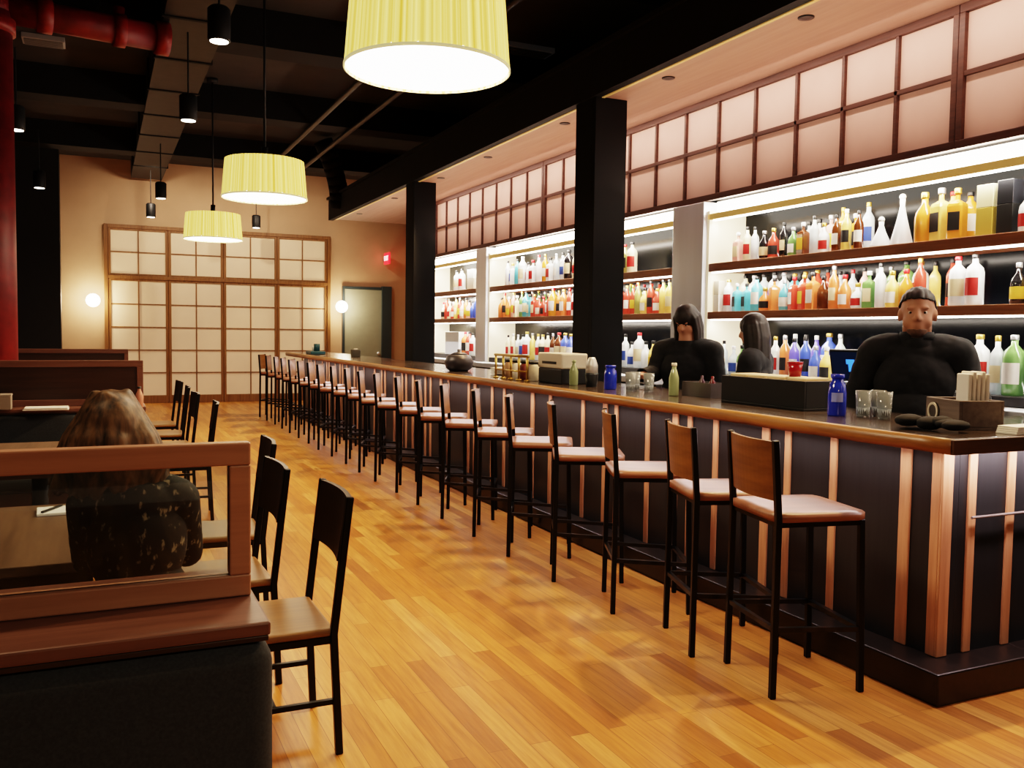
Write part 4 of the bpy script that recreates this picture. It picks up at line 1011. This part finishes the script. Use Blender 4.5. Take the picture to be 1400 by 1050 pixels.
def standing(label, loc, rz, Hh, wide, arms, nod=0.0, hair='short', voxel=.009, hs=1.0):
    s = Hh / 1.75; b = MB()
    V = lambda x, y, z: Vector((x * s, y * s, z * s))
    for q in (-1, 1):
        b.chain([(V(q * .09, 0, .92), .095 * s), (V(q * .10, .01, .50), .062 * s), (V(q * .10, -.01, .09), .042 * s)])
        b.chain([(V(q * .10, -.03, .045), .042 * s), (V(q * .115, .13, .03), .032 * s)])
    b.ball(V(0, 0, .95), (.165 * wide * s, .115 * s, .13 * s), 3); b.ball(V(0, .015, 1.08), (.155 * wide * s, .115 * wide * s, .14 * s), 3)
    b.ball(V(0, .0, 1.26), (.172 * wide * s, .118 * s, .17 * s), 3); b.ball(V(0, -.01, 1.38), (.17 * wide * s, .09 * s, .085 * s), 3)
    b.chain([(V(0, -.01, 1.40), .085 * s), (V(0, .0, 1.53), .058 * s), (V(0, .01, 1.58), .056 * s)])
    hands = []
    for q, (el, wr, fw) in zip((-1, 1), arms):
        sh = V(q * .185 * wide, -.01, 1.405)
        b.cap(V(q * .10, -.01, 1.42), sh, .07 * s, .068 * s)
        b.chain([(sh, .068 * s), (V(*el), .046 * s), (V(*wr), .030 * s)])
        hand(b, V(*wr), Vector(fw), Vector((-q, .2, .4)), Vector((0, 0, -1)), s); hands.append(V(*wr) + Vector(fw).normalized() * .08 * s)
    Mr = Matrix.Rotation(nod, 3, 'X')
    hc = V(0, .02, 1.645 if hs == 1 else 1.628); body_s = s; s = s * hs; P = head(b, hc, s, Mr); b.cap(hc + Vector((0, -.02, -.06)) * s, V(0, 0, 1.46 / hs), .064 * s, .07 * s)
    me = remesh(b, 'person', M_skin, voxel); head_s = s; s = body_s
    o = bpy.data.objects.new('person', me); COL.objects.link(o); o.location = loc; o.rotation_euler.z = rz
    tag(o, label, 'person')
    inhand = lambda c: any((c - h).length < .105 * s for h in hands)
    collar = 1.50 * s
    shell(me, 'shirt', lambda c: .86 * s < c.z < collar and not inhand(c) and not (c.z < .90 * s and abs(c.x) > .24 * s), lambda c: .018, M_cloth, o, 24)
    shell(me, 'trousers', lambda c: .07 * s < c.z < .90 * s and abs(c.x) < .22 * s * wide and not inhand(c), .010, mat('dark_trousers', (26, 26, 30), .85), o)
    shell(me, 'shoe', lambda c: c.z < .085 * s, .008, M_black, o)
    s = head_s; eyes(o, P, s)
    Mi = Mr.inverted()
    def hl(c):  # head-local coordinates
        return (Mi @ (c - hc)) / s
    if hair == 'short':
        def hp(c):
            h = hl(c); return h.z > -.03 and (c - hc).length < .16 * s and (h.z > .060 + .25 * max(0, h.y) - .02 or (h.y < -.005 and h.z > -.055 + 0.0 * h.y)) and not (abs(h.x) > .077 and h.z < .02)
        shell(me, 'hair', hp, lambda c: .004 + .004 * math.sin(c.x * 160) * math.sin(c.y * 140 + c.z * 90), M_hairdk, o)
        def bp(c):
            h = hl(c); return h.y > .0 and -.14 < h.z < -.086 and abs(h.x) < .04 and (c - hc).length < .16 * s and (h.z < -.083 or abs(h.x) > .030 or h.z > -.060) and h.y > .02 + .2 * (abs(h.x) < .03) * 0 and not (abs(h.x) < .028 and -.083 < h.z < -.060) and not (abs(h.x) < .03 and h.z > -.060 and h.y > .092)
        cl = MB().lathe([(.088, -.028), (.080, .012), (.086, .014), (.100, -.030), (.088, -.028)], (0, .0, 1.505 * body_s), 28, a0=PI * .5 + .35, a1=PI * 2.5 - .35, caps=False).obj('collar', M_cloth, o, True)
        shell(me, 'beard', bp, .003, mat('beard', (104, 76, 62), .8, noise=.3, nscale=40), o)
    else:
        hb = MB()
        H = lambda x, y, z: hc + Mr @ (Vector((x, y, z)) * s)
        hb.ball(H(0, -.012, .034), [v * s for v in (.092, .108, .098)], 3, Mr)
        rnd = random.Random(11)
        for i in range(64):
            a = -.55 + (PI + 1.1) * i / 63
            x = .086 * math.cos(a); y = -.01 - .09 * math.sin(a); g = rnd.uniform(.93, 1.1); r_ = rnd.uniform(.008, .014)
            p1_ = H(x * 1.1 * g, y * 1.08 * g, -.07); fall = rnd.uniform(.14, .22)
            hb.chain([(H(x * .5, y * .5, .10), (r_ + .006) * s), (H(x * 1.02 * g, y * g, .03), (r_ + .005) * s), (p1_, (r_ + .003) * s), (p1_ + Vector((x * .14, -.012, -fall)) * s, .007 * s)])
        hm = remesh(hb, 'hair', M_hairdk, .0065, 1)
        ho = bpy.data.objects.new('hair', hm); COL.objects.link(ho); ho.parent = o
    return o
# bartender facing the camera, arms at his sides with the forearms towards the counter
standing('bearded bartender in black long sleeved shirt smiling behind the near bar', (4.12, 3.56, 0), math.radians(131), 1.775, 1.10,
         [((-.31, -.05, 1.15), (-.345, .05, .91), (-.05, .25, -1)), ((.31, -.05, 1.15), (.345, .05, .91), (.05, .25, -1))], .02, 'short', .008, 1.12)
standing('person with long dark hair in black looking down behind the counter', (4.08, 5.64, 0), math.radians(118), 1.72, 1.12,
         [((-.27, .0, 1.13), (-.24, .16, .96), (.2, 1, -.3)), ((.25, .05, 1.225), (.24, .30, 1.215), (-.1, 1, -.02))], -.42, 'long')
standing('person in black with dark hair turned sideways, right of the long haired bartender', (4.25, 5.06, 0), math.radians(35), 1.65, .95,
         [((-.20, .0, 1.13), (-.18, .10, .92), (.1, .4, -1)), ((.20, .0, 1.13), (.18, .10, .92), (-.1, .4, -1))], -.15, 'long')

def seated_woman():
    b = MB(); V = Vector
    for q in (-1, 1):
        b.chain([(V((q * .085, 0, .555)), .088), (V((q * .09, .40, .555)), .06), (V((q * .09, .41, .10)), .042)])
        b.chain([(V((q * .09, .40, .045)), .04), (V((q * .10, .54, .03)), .03)])
    b.ball((0, 0, .575), (.165, .12, .115), 3); b.ball((.0, .02, .70), (.118, .098, .13), 3)
    b.ball((-.01, .03, .87), (.122, .095, .15), 3); b.ball((-.015, .03, .985), (.118, .078, .07), 3)
    b.chain([(V((-.02, .03, 1.0)), .075), (V((-.035, .045, 1.09)), .047), (V((-.04, .055, 1.13)), .046)])
    hs = []
    for q in (-1, 1):
        sh = V((q * .118 - .015, .04, .985)); el = V((q * .135, .16, .80)); wr = V((q * .09, .40, .805))
        b.cap(V((q * .07, .03, 1.0)), sh, .05, .047); b.chain([(sh, .046), (el, .034), (wr, .025)])
        hand(b, wr, V((-q * .4, 1, 0)), V((-q, .2, .5)), V((0, 0, -1)), .92); hs.append(wr + V((-q * .03, .08, 0)))
    hc = V((-.075, .065, 1.20)); P = head(b, hc, .92, Matrix.Rotation(math.radians(-14), 3, 'X'))
    me = remesh(b, 'person', M_skin, .009)
    o = bpy.data.objects.new('person', me); COL.objects.link(o); o.location = (.10, 2.74, .012)
    tag(o, 'woman with long brown hair in a black lace dress seated behind the glass divider', 'person')
    nh = lambda c: all((c - h).length > .10 for h in hs)
    shell(me, 'dress', lambda c: .44 < c.z < 1.055 and nh(c) and not (c.y > .30 and c.z > .70), lambda c: .012, M_lace, o)
    shell(me, 'shoe', lambda c: c.z < .085, .006, M_black, o)
    eyes(o, P, .92)
    hb = MB(); hb.ball(hc + V((0, -.02, .01)), (.090, .106, .104), 3)
    rnd = random.Random(3)
    for i in range(70):
        a = -.5 + (PI + 1.0) * i / 69
        x = .085 * math.cos(a); y = -.015 - .09 * math.sin(a)
        j = rnd.uniform(-.014, .014); g = rnd.uniform(.92, 1.12); r_ = rnd.uniform(.008, .015)
        hb.chain([(hc + V((x * .45 * g, y * .6 * g, .082 + rnd.uniform(0, .016))), r_ + .004), (hc + V((x * 1.12 * g + j, y * 1.08 * g, -.02)), r_ + .003), (hc + V((x * 1.5 * g + j, y * 1.08 * g - .01, -.10)), r_), (hc + V((x * 1.62 * g - j, y * .85 - .02, -.15 - rnd.uniform(0, .04))), .006)])
    hm = remesh(hb, 'hair', M_hairbr, .0065, 1)
    ho = bpy.data.objects.new('hair', hm); COL.objects.link(ho); ho.parent = o
    return o
seated_woman()

# ------------------------------------------------------------------ world and colour
w = bpy.data.worlds.new('world'); SC.world = w; w.use_nodes = True
bg = w.node_tree.nodes['Background']; bg.inputs['Color'].default_value = (0.75, 0.8, 0.9, 1); bg.inputs['Strength'].default_value = 0.02
SC.view_settings.view_transform = 'Filmic'
SC.view_settings.look = 'High Contrast'
SC.view_settings.exposure = 0.0
SC.cycles.max_bounces = 6; SC.cycles.diffuse_bounces = 3; SC.cycles.glossy_bounces = 3; SC.cycles.transparent_max_bounces = 8
SC.cycles.sample_clamp_indirect = 4.0
SC.cycles.use_denoising = True
